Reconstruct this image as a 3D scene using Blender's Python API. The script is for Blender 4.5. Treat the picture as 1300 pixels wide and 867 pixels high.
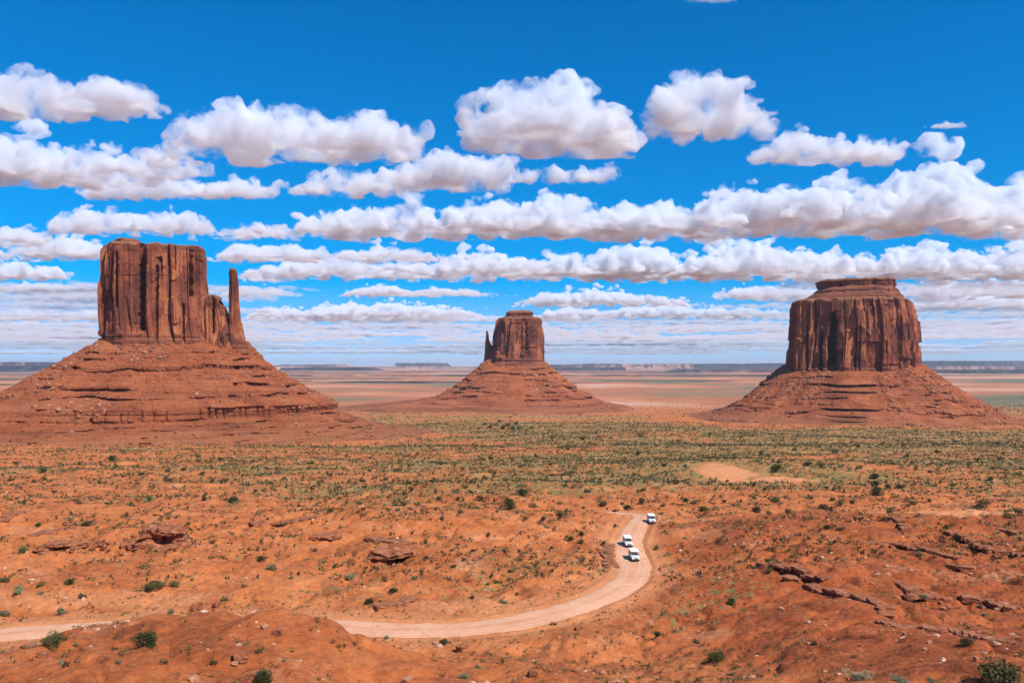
import bpy, math, random
import numpy as np
from mathutils import Vector, Matrix

R = math.radians
scene = bpy.context.scene
for o in list(bpy.data.objects):
    bpy.data.objects.remove(o)
col = scene.collection

# ------------------------------------------------------------------ camera, sky, sun, exposure
F = 1011.0                        # focal length in photo pixels (photo 1300 x 867)
PITCH = math.atan(29.5 / F)
cam_d = bpy.data.cameras.new('camera'); cam = bpy.data.objects.new('camera', cam_d); col.objects.link(cam)
cam_d.sensor_width = 36.0; cam_d.lens = 36.0 * F / 1300.0
cam_d.clip_start = 0.5; cam_d.clip_end = 300000.0
cam.location = (0, 0, 0); cam.rotation_euler = (math.pi / 2 + PITCH, 0, 0)
scene.camera = cam

SUN_EL = R(51.0)
SUN_AZ = R(132.0)                 # clockwise from the view direction (+Y) towards the right (+X)
world = bpy.data.worlds.new('World'); scene.world = world; world.use_nodes = True
wn = world.node_tree; wn.nodes.clear()
sky = wn.nodes.new('ShaderNodeTexSky'); sky.sky_type = 'NISHITA'; sky.sun_disc = False
sky.sun_elevation = SUN_EL; sky.sun_rotation = SUN_AZ
sky.altitude = 1700; sky.air_density = 1.0; sky.dust_density = 0.0; sky.ozone_density = 3.0
hs = wn.nodes.new('ShaderNodeHueSaturation'); hs.inputs['Saturation'].default_value = 1.45
hs.inputs['Hue'].default_value = 0.492
bg = wn.nodes.new('ShaderNodeBackground'); bg.inputs['Strength'].default_value = 0.13
wo = wn.nodes.new('ShaderNodeOutputWorld')
tn = wn.nodes.new('ShaderNodeMix'); tn.data_type = 'RGBA'; tn.blend_type = 'MULTIPLY'; tn.inputs[0].default_value = 1.0
tn.inputs[7].default_value = (0.74, 0.90, 1.12, 1)      # a polarising filter's cooler sky
wn.links.new(sky.outputs[0], tn.inputs[6]); wn.links.new(tn.outputs[2], hs.inputs['Color']); # soft shoulder per channel: keeps the glare at the horizon a pale blue
v1 = wn.nodes.new('ShaderNodeVectorMath'); v1.operation = 'MULTIPLY'; v1.inputs[1].default_value = (0.12 / 0.62, 0.12 / 0.92, 0.12 / 1.9)
v2 = wn.nodes.new('ShaderNodeVectorMath'); v2.operation = 'ADD'; v2.inputs[1].default_value = (1, 1, 1)
v3 = wn.nodes.new('ShaderNodeVectorMath'); v3.operation = 'DIVIDE'
gm = wn.nodes.new('ShaderNodeGamma'); gm.inputs[1].default_value = 1.14; wn.links.new(hs.outputs[0], gm.inputs[0])
wn.links.new(gm.outputs[0], v1.inputs[0]); wn.links.new(v1.outputs[0], v2.inputs[0]); wn.links.new(gm.outputs[0], v3.inputs[0]); wn.links.new(v2.outputs[0], v3.inputs[1])
wn.links.new(v3.outputs[0], bg.inputs[0]); wn.links.new(bg.outputs[0], wo.inputs[0])

sd = bpy.data.lights.new('sun', 'SUN'); sd.energy = 5.0; sd.angle = R(0.5); sd.color = (1.0, 0.965, 0.905)
sun = bpy.data.objects.new('sun', sd); col.objects.link(sun)
sdir = Vector((math.sin(SUN_AZ) * math.cos(SUN_EL), math.cos(SUN_AZ) * math.cos(SUN_EL), math.sin(SUN_EL)))
sun.rotation_euler = sdir.to_track_quat('Z', 'Y').to_euler()
sun.location = (200, -50, 300)

vs = scene.view_settings
vs.view_transform = 'Standard'; vs.look = 'None'; vs.exposure = 0.25; vs.gamma = 1.0; vs.use_curve_mapping = False
cy = scene.cycles
cy.use_denoising = True
try:
    cy.denoiser = 'OPENIMAGEDENOISE'; cy.denoising_input_passes = 'RGB_ALBEDO_NORMAL'; cy.denoising_prefilter = 'ACCURATE'
except Exception:
    pass
cy.max_bounces = 12; cy.diffuse_bounces = 2; cy.glossy_bounces = 2; cy.transmission_bounces = 4
cy.volume_bounces = 7; cy.transparent_max_bounces = 8
cy.use_adaptive_sampling = True; cy.adaptive_threshold = 0.02
cy.sample_clamp_indirect = 4.0
cy.caustics_reflective = False; cy.caustics_refractive = False

rnd = random.Random(7)
rng = np.random.default_rng(11)

# ------------------------------------------------------------------ noise
_p = np.random.default_rng(5).permutation(256); PERM = np.concatenate([_p, _p, _p]).astype(np.int32)
_a = np.random.default_rng(6).random(256) * 2 * np.pi; GX, GY = np.cos(_a), np.sin(_a)
VAL = np.random.default_rng(9).random(256) * 2 - 1
def _fade(t): return t * t * t * (t * (t * 6 - 15) + 10)
def pn2(x, y, seed=0):
    x = np.asarray(x, float) + seed * 17.31; y = np.asarray(y, float) + seed * 9.77
    xf = np.floor(x); yf = np.floor(y); xi = xf.astype(np.int64) & 255; yi = yf.astype(np.int64) & 255
    dx = x - xf; dy = y - yf; u = _fade(dx); v = _fade(dy); x1 = (xi + 1) & 255; y1 = (yi + 1) & 255
    def g(a, b, ex, ey):
        h = PERM[PERM[a] + b]; return GX[h] * ex + GY[h] * ey
    n0 = g(xi, yi, dx, dy) * (1 - u) + g(x1, yi, dx - 1, dy) * u
    n1 = g(xi, y1, dx, dy - 1) * (1 - u) + g(x1, y1, dx - 1, dy - 1) * u
    return (n0 * (1 - v) + n1 * v) * 1.45
def fbm2(x, y, o=4, seed=0, gain=0.5, lac=2.03):
    s = 0; a = 1; t = 0
    for i in range(o):
        s = s + a * pn2(x, y, seed + i * 3.1); t += a; a *= gain; x = x * lac; y = y * lac
    return s / t * 1.3
def vn3(x, y, z, seed=0):
    x = np.asarray(x, float) + seed * 13.7; y = np.asarray(y, float) + seed * 5.3; z = np.asarray(z, float) + seed * 8.9
    xf, yf, zf = np.floor(x), np.floor(y), np.floor(z)
    xi, yi, zi = (a.astype(np.int64) & 255 for a in (xf, yf, zf))
    u, v, w = _fade(x - xf), _fade(y - yf), _fade(z - zf)
    x1, y1, z1 = (xi + 1) & 255, (yi + 1) & 255, (zi + 1) & 255
    def g(a, b, c): return VAL[PERM[PERM[PERM[a] + b] + c]]
    l = lambda a, b, t: a + (b - a) * t
    return l(l(l(g(xi, yi, zi), g(x1, yi, zi), u), l(g(xi, y1, zi), g(x1, y1, zi), u), v),
             l(l(g(xi, yi, z1), g(x1, yi, z1), u), l(g(xi, y1, z1), g(x1, y1, z1), u), v), w)
def fbm3(x, y, z, o=4, seed=0, gain=0.5, lac=2.07):
    s = 0; a = 1; t = 0
    for i in range(o):
        s = s + a * vn3(x, y, z, seed + i * 2.7); t += a; a *= gain; x = x * lac; y = y * lac; z = z * lac
    return s / t
def sstep(e0, e1, x):
    t = np.clip((np.asarray(x, float) - e0) / (e1 - e0), 0, 1); return t * t * (3 - 2 * t)

# ------------------------------------------------------------------ photo geometry
CP, SP = math.cos(PITCH), math.sin(PITCH)
def ray(px, py):
    u = (px - 650.0) / F; v = (433.5 - py) / F
    return u, CP - v * SP, SP + v * CP
def at(px, py, Y):
    x, y, z = ray(px, py); k = Y / y
    return Vector((x * k, Y, z * k))

# ------------------------------------------------------------------ object helpers
def tag(o, label=None, cat=None, group=None, kind=None):
    if label: o['label'] = label
    if cat: o['category'] = cat
    if group: o['group'] = group
    if kind: o['kind'] = kind
    return o
def mesh_np(name, V, faces, mat=None, parent=None, smooth=False, attrs=None):
    """faces: (n,4) or (n,3) int array, or a list of such arrays"""
    me = bpy.data.meshes.new(name)
    V = np.ascontiguousarray(V, dtype=np.float32)
    fl = [np.asarray(f, dtype=np.int32) for f in (faces if isinstance(faces, list) else [faces])]
    nl = sum(f.size for f in fl); nf = sum(len(f) for f in fl)
    me.vertices.add(len(V)); me.vertices.foreach_set('co', V.ravel())
    me.loops.add(nl); me.loops.foreach_set('vertex_index', np.concatenate([f.ravel() for f in fl]))
    tot = np.concatenate([np.full(len(f), f.shape[1], np.int32) for f in fl])
    st = np.concatenate([[0], np.cumsum(tot)[:-1]]).astype(np.int32)
    me.polygons.add(nf); me.polygons.foreach_set('loop_start', st)
    try: me.polygons.foreach_set('loop_total', tot)
    except Exception: pass
    me.polygons.foreach_set('use_smooth', np.full(nf, bool(smooth)))
    if attrs:
        for k, a in attrs.items():
            at_ = me.attributes.new(k, 'FLOAT', 'POINT'); at_.data.foreach_set('value', np.ascontiguousarray(a, dtype=np.float32))
    me.update(); me.validate()
    if mat: me.materials.append(mat)
    o = bpy.data.objects.new(name, me); col.objects.link(o)
    if parent: o.parent = parent
    return o
def empty(name, loc=(0, 0, 0), rz=0.0):
    o = bpy.data.objects.new(name, None); col.objects.link(o); o.location = loc; o.rotation_euler = (0, 0, rz); o.empty_display_size = 1
    return o
def grid_faces(nr, nc, wrap=False):
    r = np.arange(nr - 1)[:, None]; c = np.arange(nc if wrap else nc - 1)[None, :]; c1 = (c + 1) % nc
    return np.stack([r * nc + c, r * nc + c1, (r + 1) * nc + c1, (r + 1) * nc + c], -1).reshape(-1, 4)
def ico_arrays(sub=2):
    import bmesh
    bm = bmesh.new(); bmesh.ops.create_icosphere(bm, subdivisions=sub, radius=1.0)
    V = np.array([v.co[:] for v in bm.verts]); Fc = np.array([[v.index for v in f.verts] for f in bm.faces]); bm.free()
    return V, Fc
ICO1 = ico_arrays(1); ICO2 = ico_arrays(2)
# ------------------------------------------------------------------ materials
class NT:
    def __init__(s, name, rough=0.95, spec=0.15):
        s.m = bpy.data.materials.new(name); s.m.use_nodes = True; s.t = s.m.node_tree
        s.b = s.t.nodes['Principled BSDF']; s.b.inputs['Roughness'].default_value = rough
        s.b.inputs['Specular IOR Level'].default_value = spec
        s.pos = s.t.nodes.new('ShaderNodeNewGeometry').outputs['Position']
    def n(s, typ, **kw):
        nd = s.t.nodes.new(typ)
        for k, v in kw.items(): setattr(nd, k, v)
        return nd
    def link(s, a, b): s.t.links.new(a, b)
    def scaled(s, sc, vec=None):
        m = s.n('ShaderNodeVectorMath', operation='MULTIPLY'); s.link(vec or s.pos, m.inputs[0]); m.inputs[1].default_value = sc
        return m.outputs[0]
    def noise(s, scale, detail=4, rough=0.55, vec=None, dist=0.0):
        nd = s.n('ShaderNodeTexNoise'); nd.inputs['Scale'].default_value = scale; nd.inputs['Detail'].default_value = detail
        nd.inputs['Roughness'].default_value = rough; nd.inputs['Distortion'].default_value = dist
        s.link(vec or s.pos, nd.inputs['Vector']); return nd.outputs[0]
    def voro(s, scale, vec=None, feature='F1'):
        nd = s.n('ShaderNodeTexVoronoi', feature=feature); nd.inputs['Scale'].default_value = scale
        s.link(vec or s.pos, nd.inputs['Vector']); return nd
    def ramp(s, fac, stops):
        nd = s.n('ShaderNodeValToRGB'); e = nd.color_ramp.elements
        e[0].position, e[0].color = stops[0][0], (*stops[0][1], 1)
        e[1].position, e[1].color = stops[-1][0], (*stops[-1][1], 1)
        for p, c in stops[1:-1]:
            x = e.new(p); x.color = (*c, 1)
        s.link(fac, nd.inputs[0]); return nd.outputs[0]
    def rng(s, v, a, b, c=0.0, d=1.0, smooth=True):
        nd = s.n('ShaderNodeMapRange'); nd.interpolation_type = 'SMOOTHSTEP' if smooth else 'LINEAR'
        for k, x in zip(('From Min', 'From Max', 'To Min', 'To Max'), (a, b, c, d)): nd.inputs[k].default_value = x
        s.link(v, nd.inputs['Value']); return nd.outputs[0]
    def math(s, op, a, b):
        nd = s.n('ShaderNodeMath', operation=op)
        for i, x in enumerate((a, b)):
            if isinstance(x, (int, float)): nd.inputs[i].default_value = x
            else: s.link(x, nd.inputs[i])
        return nd.outputs[0]
    def mix(s, fac, a, b, mode='MIX'):
        nd = s.n('ShaderNodeMix', data_type='RGBA', blend_type=mode)
        for sock, x in ((nd.inputs[0], fac), (nd.inputs[6], a), (nd.inputs[7], b)):
            if isinstance(x, tuple): sock.default_value = (*x, 1)
            elif isinstance(x, (int, float)): sock.default_value = x
            else: s.link(x, sock)
        return nd.outputs[2]
    def attr(s, name):
        nd = s.n('ShaderNodeAttribute', attribute_name=name); return nd.outputs['Fac']
    def bump(s, h, strength=0.5, dist=1.0):
        nd = s.n('ShaderNodeBump'); nd.inputs['Strength'].default_value = strength; nd.inputs['Distance'].default_value = dist
        s.link(h, nd.inputs['Height']); s.link(nd.outputs[0], s.b.inputs['Normal'])
    def colour(s, c):
        if isinstance(c, tuple): s.b.inputs['Base Color'].default_value = (*c, 1)
        else: s.link(c, s.b.inputs['Base Color'])
    def random(s):
        return s.n('ShaderNodeObjectInfo').outputs['Random']

def m_ground():
    k = NT('red_earth')
    big = k.noise(0.012, 5, 0.6); mid = k.noise(0.11, 5, 0.6); fine = k.noise(1.3, 4, 0.65)
    soil = k.ramp(k.math('ADD', k.math('MULTIPLY', mid, 0.6), k.math('MULTIPLY', fine, 0.4)),
                  [(0.34, (0.235, 0.065, 0.021)), (0.45, (0.42, 0.120, 0.036)), (0.56, (0.54, 0.170, 0.054)), (0.68, (0.61, 0.25, 0.105))])
    red = k.ramp(k.math('ADD', k.math('MULTIPLY', mid, 0.5), k.math('MULTIPLY', fine, 0.5)),
                 [(0.34, (0.17, 0.040, 0.014)), (0.5, (0.35, 0.083, 0.025)), (0.66, (0.48, 0.138, 0.042))])
    c = k.mix(k.attr('dark'), soil, red)
    sand = k.ramp(fine, [(0.3, (0.56, 0.205, 0.075)), (0.7, (0.65, 0.285, 0.125))])
    c = k.mix(k.attr('sand'), c, sand)
    # pale wind-blown streaks and pans
    pale = k.math('MULTIPLY', k.rng(k.noise(0.055, 5, 0.6, dist=0.6), 0.60, 0.72), k.rng(fine, 0.35, 0.65))
    c = k.mix(k.math('MULTIPLY', pale, 0.55), c, (0.66, 0.38, 0.23))
    # ground cover: grasses and low scrub, in speckles, thick where the veg attribute is high
    veg = k.attr('veg')
    sp1 = k.noise(0.55, 4, 0.7); sp2 = k.noise(0.10, 3, 0.6)
    spk = k.math('ADD', k.math('MULTIPLY', sp1, 0.75), k.math('MULTIPLY', sp2, 0.25))
    thr = k.math('SUBTRACT', 0.66, k.math('MULTIPLY', veg, 0.20))
    m = k.rng(k.math('SUBTRACT', spk, thr), -0.02, 0.05)
    gcol = k.ramp(k.noise(0.035, 4, 0.6), [(0.35, (0.125, 0.125, 0.043)), (0.5, (0.205, 0.180, 0.060)), (0.65, (0.33, 0.235, 0.088))])
    c = k.mix(k.math('MULTIPLY', m, 0.85), c, gcol)
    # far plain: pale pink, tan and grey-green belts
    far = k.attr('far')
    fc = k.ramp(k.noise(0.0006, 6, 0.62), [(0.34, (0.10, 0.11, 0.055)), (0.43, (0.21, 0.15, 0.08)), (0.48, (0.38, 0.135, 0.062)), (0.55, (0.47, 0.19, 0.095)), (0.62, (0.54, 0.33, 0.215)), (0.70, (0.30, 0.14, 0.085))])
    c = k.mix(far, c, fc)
    k.colour(c)
    k.bump(k.math('ADD', k.math('MULTIPLY', k.noise(2.4, 6, 0.7), 0.6), k.math('MULTIPLY', k.noise(0.35, 5, 0.65), 1.4)), 0.9, 0.55)
    return k.m

def m_road():
    k = NT('graded_dirt_road')
    f = k.noise(1.6, 5, 0.65); g = k.noise(0.12, 3, 0.5)
    c = k.ramp(k.math('ADD', k.math('MULTIPLY', f, 0.5), k.math('MULTIPLY', g, 0.5)), [(0.35, (0.50, 0.225, 0.115)), (0.5, (0.59, 0.29, 0.16)), (0.68, (0.67, 0.365, 0.22))])
    t = k.attr('track')
    c = k.mix(k.math('MULTIPLY', t, 0.6), c, (0.70, 0.41, 0.27))
    c = k.mix(k.math('MULTIPLY', k.rng(k.noise(0.45, 5, 0.7), 0.5, 0.68), 0.6), c, (0.46, 0.20, 0.10))
    k.colour(c); k.bump(f, 0.25, 0.15); return k.m

def m_cliff(name, tint=(1, 1, 1)):
    k = NT(name, 0.9, 0.2)
    v = k.scaled((1.0, 1.0, 0.13)); v2 = k.scaled((1.0, 1.0, 0.05))
    st = k.noise(0.085, 6, 0.62, v); st2 = k.noise(0.30, 5, 0.6, v2); bl = k.noise(0.035, 5, 0.6)
    mixv = k.math('ADD', k.math('MULTIPLY', st, 0.45), k.math('MULTIPLY', bl, 0.55))
    c = k.ramp(mixv, [(0.36, (0.125, 0.043, 0.030)), (0.45, (0.23, 0.074, 0.043)), (0.52, (0.33, 0.110, 0.055)), (0.58, (0.45, 0.165, 0.073)), (0.66, (0.57, 0.24, 0.10))])
    # desert varnish running down from the rim
    va = k.rng(st2, 0.50, 0.66); vb = k.rng(k.noise(0.022, 3, 0.5), 0.42, 0.62)
    c = k.mix(k.math('MULTIPLY', k.math('MULTIPLY', va, vb), 0.75), c, (0.085, 0.042, 0.038))
    # fresh scars where slabs have fallen away
    vo = k.voro(0.05, k.scaled((1.0, 1.0, 0.42))); sx = k.n('ShaderNodeSeparateColor'); k.link(vo.outputs['Color'], sx.inputs[0])
    c = k.mix(k.math('MULTIPLY', k.rng(sx.outputs[0], 0.76, 0.80), k.rng(st2, 0.36, 0.52)), c, (0.50, 0.195, 0.085))
    c = k.mix(k.math('MULTIPLY', k.rng(sx.outputs[1], 0.72, 0.76), 0.65), c, (0.115, 0.047, 0.038))
    # thin bedding in the shaly base and in the cap
    zz = k.n('ShaderNodeSeparateXYZ'); k.link(k.pos, zz.inputs[0])
    bed = k.noise(1.0, 4, 0.6, k.scaled((0.01, 0.01, 0.33)))
    bd = k.attr('bed')
    bc = k.ramp(bed, [(0.36, (0.12, 0.046, 0.030)), (0.5, (0.27, 0.098, 0.055)), (0.64, (0.40, 0.165, 0.085))])
    c = k.mix(k.math('MULTIPLY', bd, 0.75), c, bc)
    c = k.mix(k.attr('top'), c, (0.36, 0.19, 0.095))
    c = k.mix(1.0, c, tint, 'MULTIPLY')
    k.colour(c)
    k.bump(k.math('ADD', k.math('MULTIPLY', st2, 0.7), k.noise(0.5, 6, 0.65)), 0.7, 2.2)
    return k.m

def m_talus(name, tint=(1, 1, 1)):
    k = NT(name)
    f = k.noise(0.35, 6, 0.68); g = k.noise(0.03, 4, 0.6)
    c = k.ramp(k.math('ADD', k.math('MULTIPLY', f, 0.55), k.math('MULTIPLY', g, 0.45)), [(0.37, (0.13, 0.035, 0.016)), (0.46, (0.29, 0.077, 0.029)), (0.56, (0.40, 0.118, 0.045)), (0.68, (0.50, 0.20, 0.092))])
    bed = k.noise(1.0, 4, 0.65, k.scaled((0.006, 0.006, 0.22)))
    bc = k.ramp(bed, [(0.38, (0.115, 0.036, 0.020)), (0.5, (0.28, 0.083, 0.037)), (0.62, (0.40, 0.135, 0.062))])
    c = k.mix(k.math('MULTIPLY', k.attr('bed'), 0.7), c, bc)
    # sparse grasses low on the slope
    lo = k.attr('low')
    m = k.math('MULTIPLY', k.rng(k.noise(0.4, 5, 0.72), 0.47, 0.58), lo)
    c = k.mix(k.math('MULTIPLY', m, 0.65), c, (0.20, 0.155, 0.07))
    c = k.mix(1.0, c, tint, 'MULTIPLY')
    k.colour(c); k.bump(k.math('ADD', f, k.noise(1.2, 4, 0.7)), 0.8, 1.6)
    return k.m

def m_rock(name, stops):
    k = NT(name)
    c = k.ramp(k.noise(0.9, 5, 0.6), stops)
    c = k.mix(k.attr('tint'), c, (0.62, 0.42, 0.30))
    k.colour(c); k.bump(k.noise(2.5, 5, 0.65), 0.6, 0.25); return k.m

def m_leaf(name, a, b):
    k = NT(name, 0.75, 0.2)
    c = k.ramp(k.noise(3.0, 3, 0.6), [(0.35, a), (0.65, b)])
    hv = k.n('ShaderNodeHueSaturation'); k.link(c, hv.inputs['Color'])
    k.link(k.rng(k.random(), 0, 1, 0.75, 1.25, False), hv.inputs['Value'])
    k.colour(hv.outputs[0]); return k.m

def m_plain(name, c, rough=0.5, metal=0.0, spec=0.5, noise=0.06):
    k = NT(name, rough, spec)
    k.b.inputs['Metallic'].default_value = metal
    d = tuple(x * (1 - noise * 3) for x in c)
    k.colour(k.ramp(k.noise(5.0, 4, 0.6), [(0.3, d), (0.7, c)])); return k.m

M_GROUND = m_ground(); M_ROAD = m_road()
M_CLIFF = m_cliff('sandstone_cliff', (0.80, 0.685, 0.655)); M_TALUS = m_talus('red_talus')
M_ROCK = m_rock('red_rock', [(0.3, (0.15, 0.050, 0.025)), (0.5, (0.29, 0.100, 0.046)), (0.7, (0.42, 0.17, 0.085))])
M_STONE = m_rock('loose_stone', [(0.3, (0.28, 0.10, 0.055)), (0.5, (0.40, 0.17, 0.09)), (0.7, (0.52, 0.28, 0.17))])
# ------------------------------------------------------------------ the ground
BY = [-400, 0, 20, 40, 60, 85, 110, 125, 215, 226, 245, 400, 560, 800, 1200, 1850, 2800, 4500, 70000]
BZ = [-3, -6, -12, -18.5, -25, -33.5, -39.6, -40.5, -40.4, -42.3, -43.6, -54, -65, -78, -93, -109, -117, -121, -124]
def px2(px, py, z):               # point of a photo pixel on the level z
    x, y, zz = ray(px, py); k = z / zz; return x * k, y * k
ROAD_PX = [(-260, 826), (-120, 815), (0, 806), (60, 800), (150, 793), (290, 790), (430, 794), (500, 799), (570, 799), (650, 790), (720, 773), (772, 754), (800, 736), (806, 716),
           (799, 702), (797, 690), (806, 672), (815, 659), (815, 652), (800, 646), (770, 642)]
_rp = np.array([px2(a, b, -40.5) for a, b in ROAD_PX])
def smooth_line(P, n):
    P = np.asarray(P, float); d = np.concatenate([[0], np.cumsum(np.hypot(*np.diff(P[:, :2], axis=0).T))])
    t = np.linspace(0, d[-1], n); Q = np.stack([np.interp(t, d, P[:, i]) for i in range(P.shape[1])], 1)
    w = max(3, int(n * 7 / d[-1])) | 1
    ker = np.hanning(w + 2)[1:-1]; ker /= ker.sum()
    pad = w // 2
    for i in range(P.shape[1]):
        e = np.concatenate([2 * Q[0, i] - Q[pad:0:-1, i], Q[:, i], 2 * Q[-1, i] - Q[-2:-pad - 2:-1, i]])
        Q[:, i] = np.convolve(e, ker, 'valid')
    return Q
ROAD = smooth_line(_rp, 420)
def base_z(x, y):
    z = np.interp(y, BY, BZ)
    z = z + 3.9 * np.exp(-(((x + 33) / 17) ** 2 + ((y - 68) / 11) ** 2)) + 4.9 * np.exp(-(((x + 32) / 11) ** 2 + ((y - 79) / 8) ** 2)) \
          + 4.2 * np.exp(-(((x + 18) / 9) ** 2 + ((y - 77) / 9) ** 2)) + 4.4 * np.exp(-(((x + 46) / 9) ** 2 + ((y - 86) / 8) ** 2)) \
          + 1.6 * np.exp(-(((x - 8.5) / 4.5) ** 2 + ((y - 113) / 6) ** 2)) + 2.0 * np.exp(-(((x + 3) / 9) ** 2 + ((y - 78) / 9) ** 2))
    rb = np.interp(y, [30, 60, 90, 125, 150, 185, 200, 222], [0, 1.6, 3.6, 4.0, 4.0, 3.8, 2.6, 0])
    x0 = np.interp(y, [60, 120, 160, 215], [14, 22, 36, 46])
    z = z + rb * sstep(0, 30, x - x0)
    # the low red swell between the road bend and the left outcrops
    z = z + 2.2 * np.exp(-(((x + 25) / 45) ** 2 + ((y - 205) / 22) ** 2)) + 3.0 * np.exp(-(((x - 5) / 60) ** 2 + ((y - 300) / 35) ** 2))
    z = z + 2.6 * np.exp(-(((x + 86) / 10) ** 2 + ((y - 187) / 7) ** 2)) + 1.5 * np.exp(-(((x + 29) / 8) ** 2 + ((y - 171) / 6) ** 2)) + 1.2 * np.exp(-(((x + 108) / 12) ** 2 + ((y - 184) / 6) ** 2))
    z = z + 5.0 * np.exp(-(((x - 130) / 90) ** 2 + ((y - 420) / 60) ** 2))
    return z
def road_dist(x, y):
    """distance to the road's centre line and its height there (only meaningful near it)"""
    d = np.full(x.shape, 1e6); zz = np.full(x.shape, -40.5)
    m = (y > 85) & (y < 260) & (np.abs(x) < 130)
    if m.any():
        xs, ys = x[m], y[m]; best = np.full(xs.shape, 1e12); bi = np.zeros(xs.shape, int)
        for i in range(0, len(ROAD), 2):
            q = (xs - ROAD[i, 0]) ** 2 + (ys - ROAD[i, 1]) ** 2
            u = q < best; best[u] = q[u]; bi[u] = i
        d[m] = np.sqrt(best); zz[m] = ROAD_Z[bi]
    return d, zz
ROAD_Z = base_z(ROAD[:, 0], ROAD[:, 1])
ROAD_Z = np.convolve(np.pad(ROAD_Z, 15, 'edge'), np.ones(31) / 31, 'valid')
SCARPS_PX = [[(1033, 678), (1097, 688), (1148, 693), (1185, 699), (1212, 710)], [(953, 717), (995, 725), (1022, 732), (1050, 739)],
             [(1029, 746), (1066, 753), (1097, 761), (1127, 773), (1131, 783)], [(1117, 790), (1158, 798), (1185, 803), (1229, 802), (1252, 810), (1300, 817), (1360, 826)],
             [(1141, 742), (1165, 751), (1171, 763), (1198, 763), (1232, 761), (1259, 764), (1280, 775), (1300, 775), (1370, 783)],
             [(1208, 675), (1229, 682), (1246, 695), (1266, 705), (1286, 702), (1300, 707), (1360, 716)]]
def noise_z(x, y):
    a1 = np.interp(y, [0, 60, 200, 600, 3000, 8000, 60000], [0.9, 1.0, 1.7, 3.0, 5.0, 8, 10]); w1 = np.interp(y, [0, 200, 600, 3000, 8000, 60000], [26, 34, 75, 300, 900, 4000])
    # wavelengths in fixed bands so that the relief is the same from everywhere
    z = 1.5 * fbm2(x / 22, y / 22, 5, 1) * sstep(0, 60, y + 60) + 1.7 * fbm2(x / 70, y / 70, 4, 2) * sstep(120, 330, y)
    z = z + 3.4 * fbm2(x / 260, y / 260, 4, 3) * sstep(350, 900, y) + 5.0 * fbm2(x / 1300, y / 1300, 3, 4) * sstep(1500, 4500, y)
    z = z + 0.30 * fbm2(x / 3.2, y / 3.2, 4, 5) * (1 - sstep(250, 500, y))
    z = z - 0.55 * np.exp(-(fbm2(x / 13, y / 15, 3, 18) / 0.11) ** 2) * (1 - sstep(200, 330, y)) + 0.5 * np.abs(fbm2(x / 9, y / 9, 3, 19)) * (1 - sstep(200, 330, y))
    r = np.abs(fbm2(x / 40, y / 40, 3, 8))                       # small washes
    z = z - 0.8 * np.exp(-(r / 0.055) ** 2) * sstep(70, 120, y) * (1 - sstep(500, 900, y))
    return z
_sc = None
def scarps():
    global _sc
    if _sc is None:
        _sc = []
        for L in SCARPS_PX:
            P = []
            for a, b in L:
                Y = 60.0
                Ys = np.geomspace(40, 400, 900); X, _, Z = ray(a, b); k = Ys / _
                dz = Z * k - base_z(X * k, Ys); i = int(np.argmax(dz < 0)); P.append((X * k[i], Ys[i]))
            _sc.append(smooth_line(P, 60))
    return _sc
def scarp_z(x, y):
    z = np.zeros(x.shape)
    m = (y > 45) & (y < 260) & (x > 10) & (x < 220)
    if not m.any(): return z
    xs, ys = x[m], y[m]; acc = np.zeros(xs.shape)
    wob = 0.8 * pn2(xs / 5, ys / 5, 31) + 0.4 * pn2(xs / 1.7, ys / 1.7, 33)
    for j, Q in enumerate(scarps()):
        best = np.full(xs.shape, 1e12); bi = np.zeros(xs.shape, int)
        for i in range(len(Q)):
            q = (xs - Q[i, 0]) ** 2 + (ys - Q[i, 1]) ** 2; u = q < best; best[u] = q[u]; bi[u] = i
        T = np.gradient(Q, axis=0); T /= np.hypot(T[:, 0], T[:, 1])[:, None] + 1e-9
        s = -(T[bi, 0] * (ys - Q[bi, 1]) - T[bi, 1] * (xs - Q[bi, 0])); s = -s   # + on the far side
        d = np.sqrt(best)
        end = sstep(0, 8, bi) * sstep(0, 8, len(Q) - 1 - bi)
        amp = (0.5 + 0.15 * math.sin(j * 2.1)) * end * (0.6 + 0.8 * np.clip(pn2(xs / 9, ys / 9, 50 + j) + 0.5, 0, 1))
        up = sstep(-0.35, 0.35, s + wob) * np.exp(-np.clip(s, 0, None) / 11.0)
        acc += amp * up * (np.abs(s) <= d * 1.02 + 1e-6) * np.exp(-np.clip(d - np.abs(s), 0, None) / 2.0)
    z[m] = acc
    return z
def ground_z(x, y):
    x = np.asarray(x, float); y = np.asarray(y, float)
    z = base_z(x, y)
    d, rz = road_dist(x, y)
    near = sstep(3.5, 13, d)
    z = z + noise_z(x, y) * (0.12 + 0.88 * near) + scarp_z(x, y) * near
    w = 1 - sstep(3.6, 7.5, d)
    z = z * (1 - w) + (rz - 0.28) * w
    z = z + 0.45 * np.exp(-((d - 4.3) / 0.7) ** 2) * (0.6 + 0.6 * pn2(x / 4, y / 4, 77))       # graded windrow
    return z
def hit(pxs, pys, ymax=6000.0):
    """points where photo pixels meet the ground"""
    Ys = np.geomspace(35, ymax, 2600); out = []
    for a, b in zip(pxs, pys):
        X, Yd, Z = ray(a, b); k = Ys / Yd
        dz = Z * k - ground_z(X * k, Ys)
        i = int(np.argmax(dz < 0)) if (dz < 0).any() else len(Ys) - 1
        out.append((X * k[i], Ys[i], ground_z(np.array([X * k[i]]), np.array([Ys[i]]))[0]))
    return np.array(out)

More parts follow.
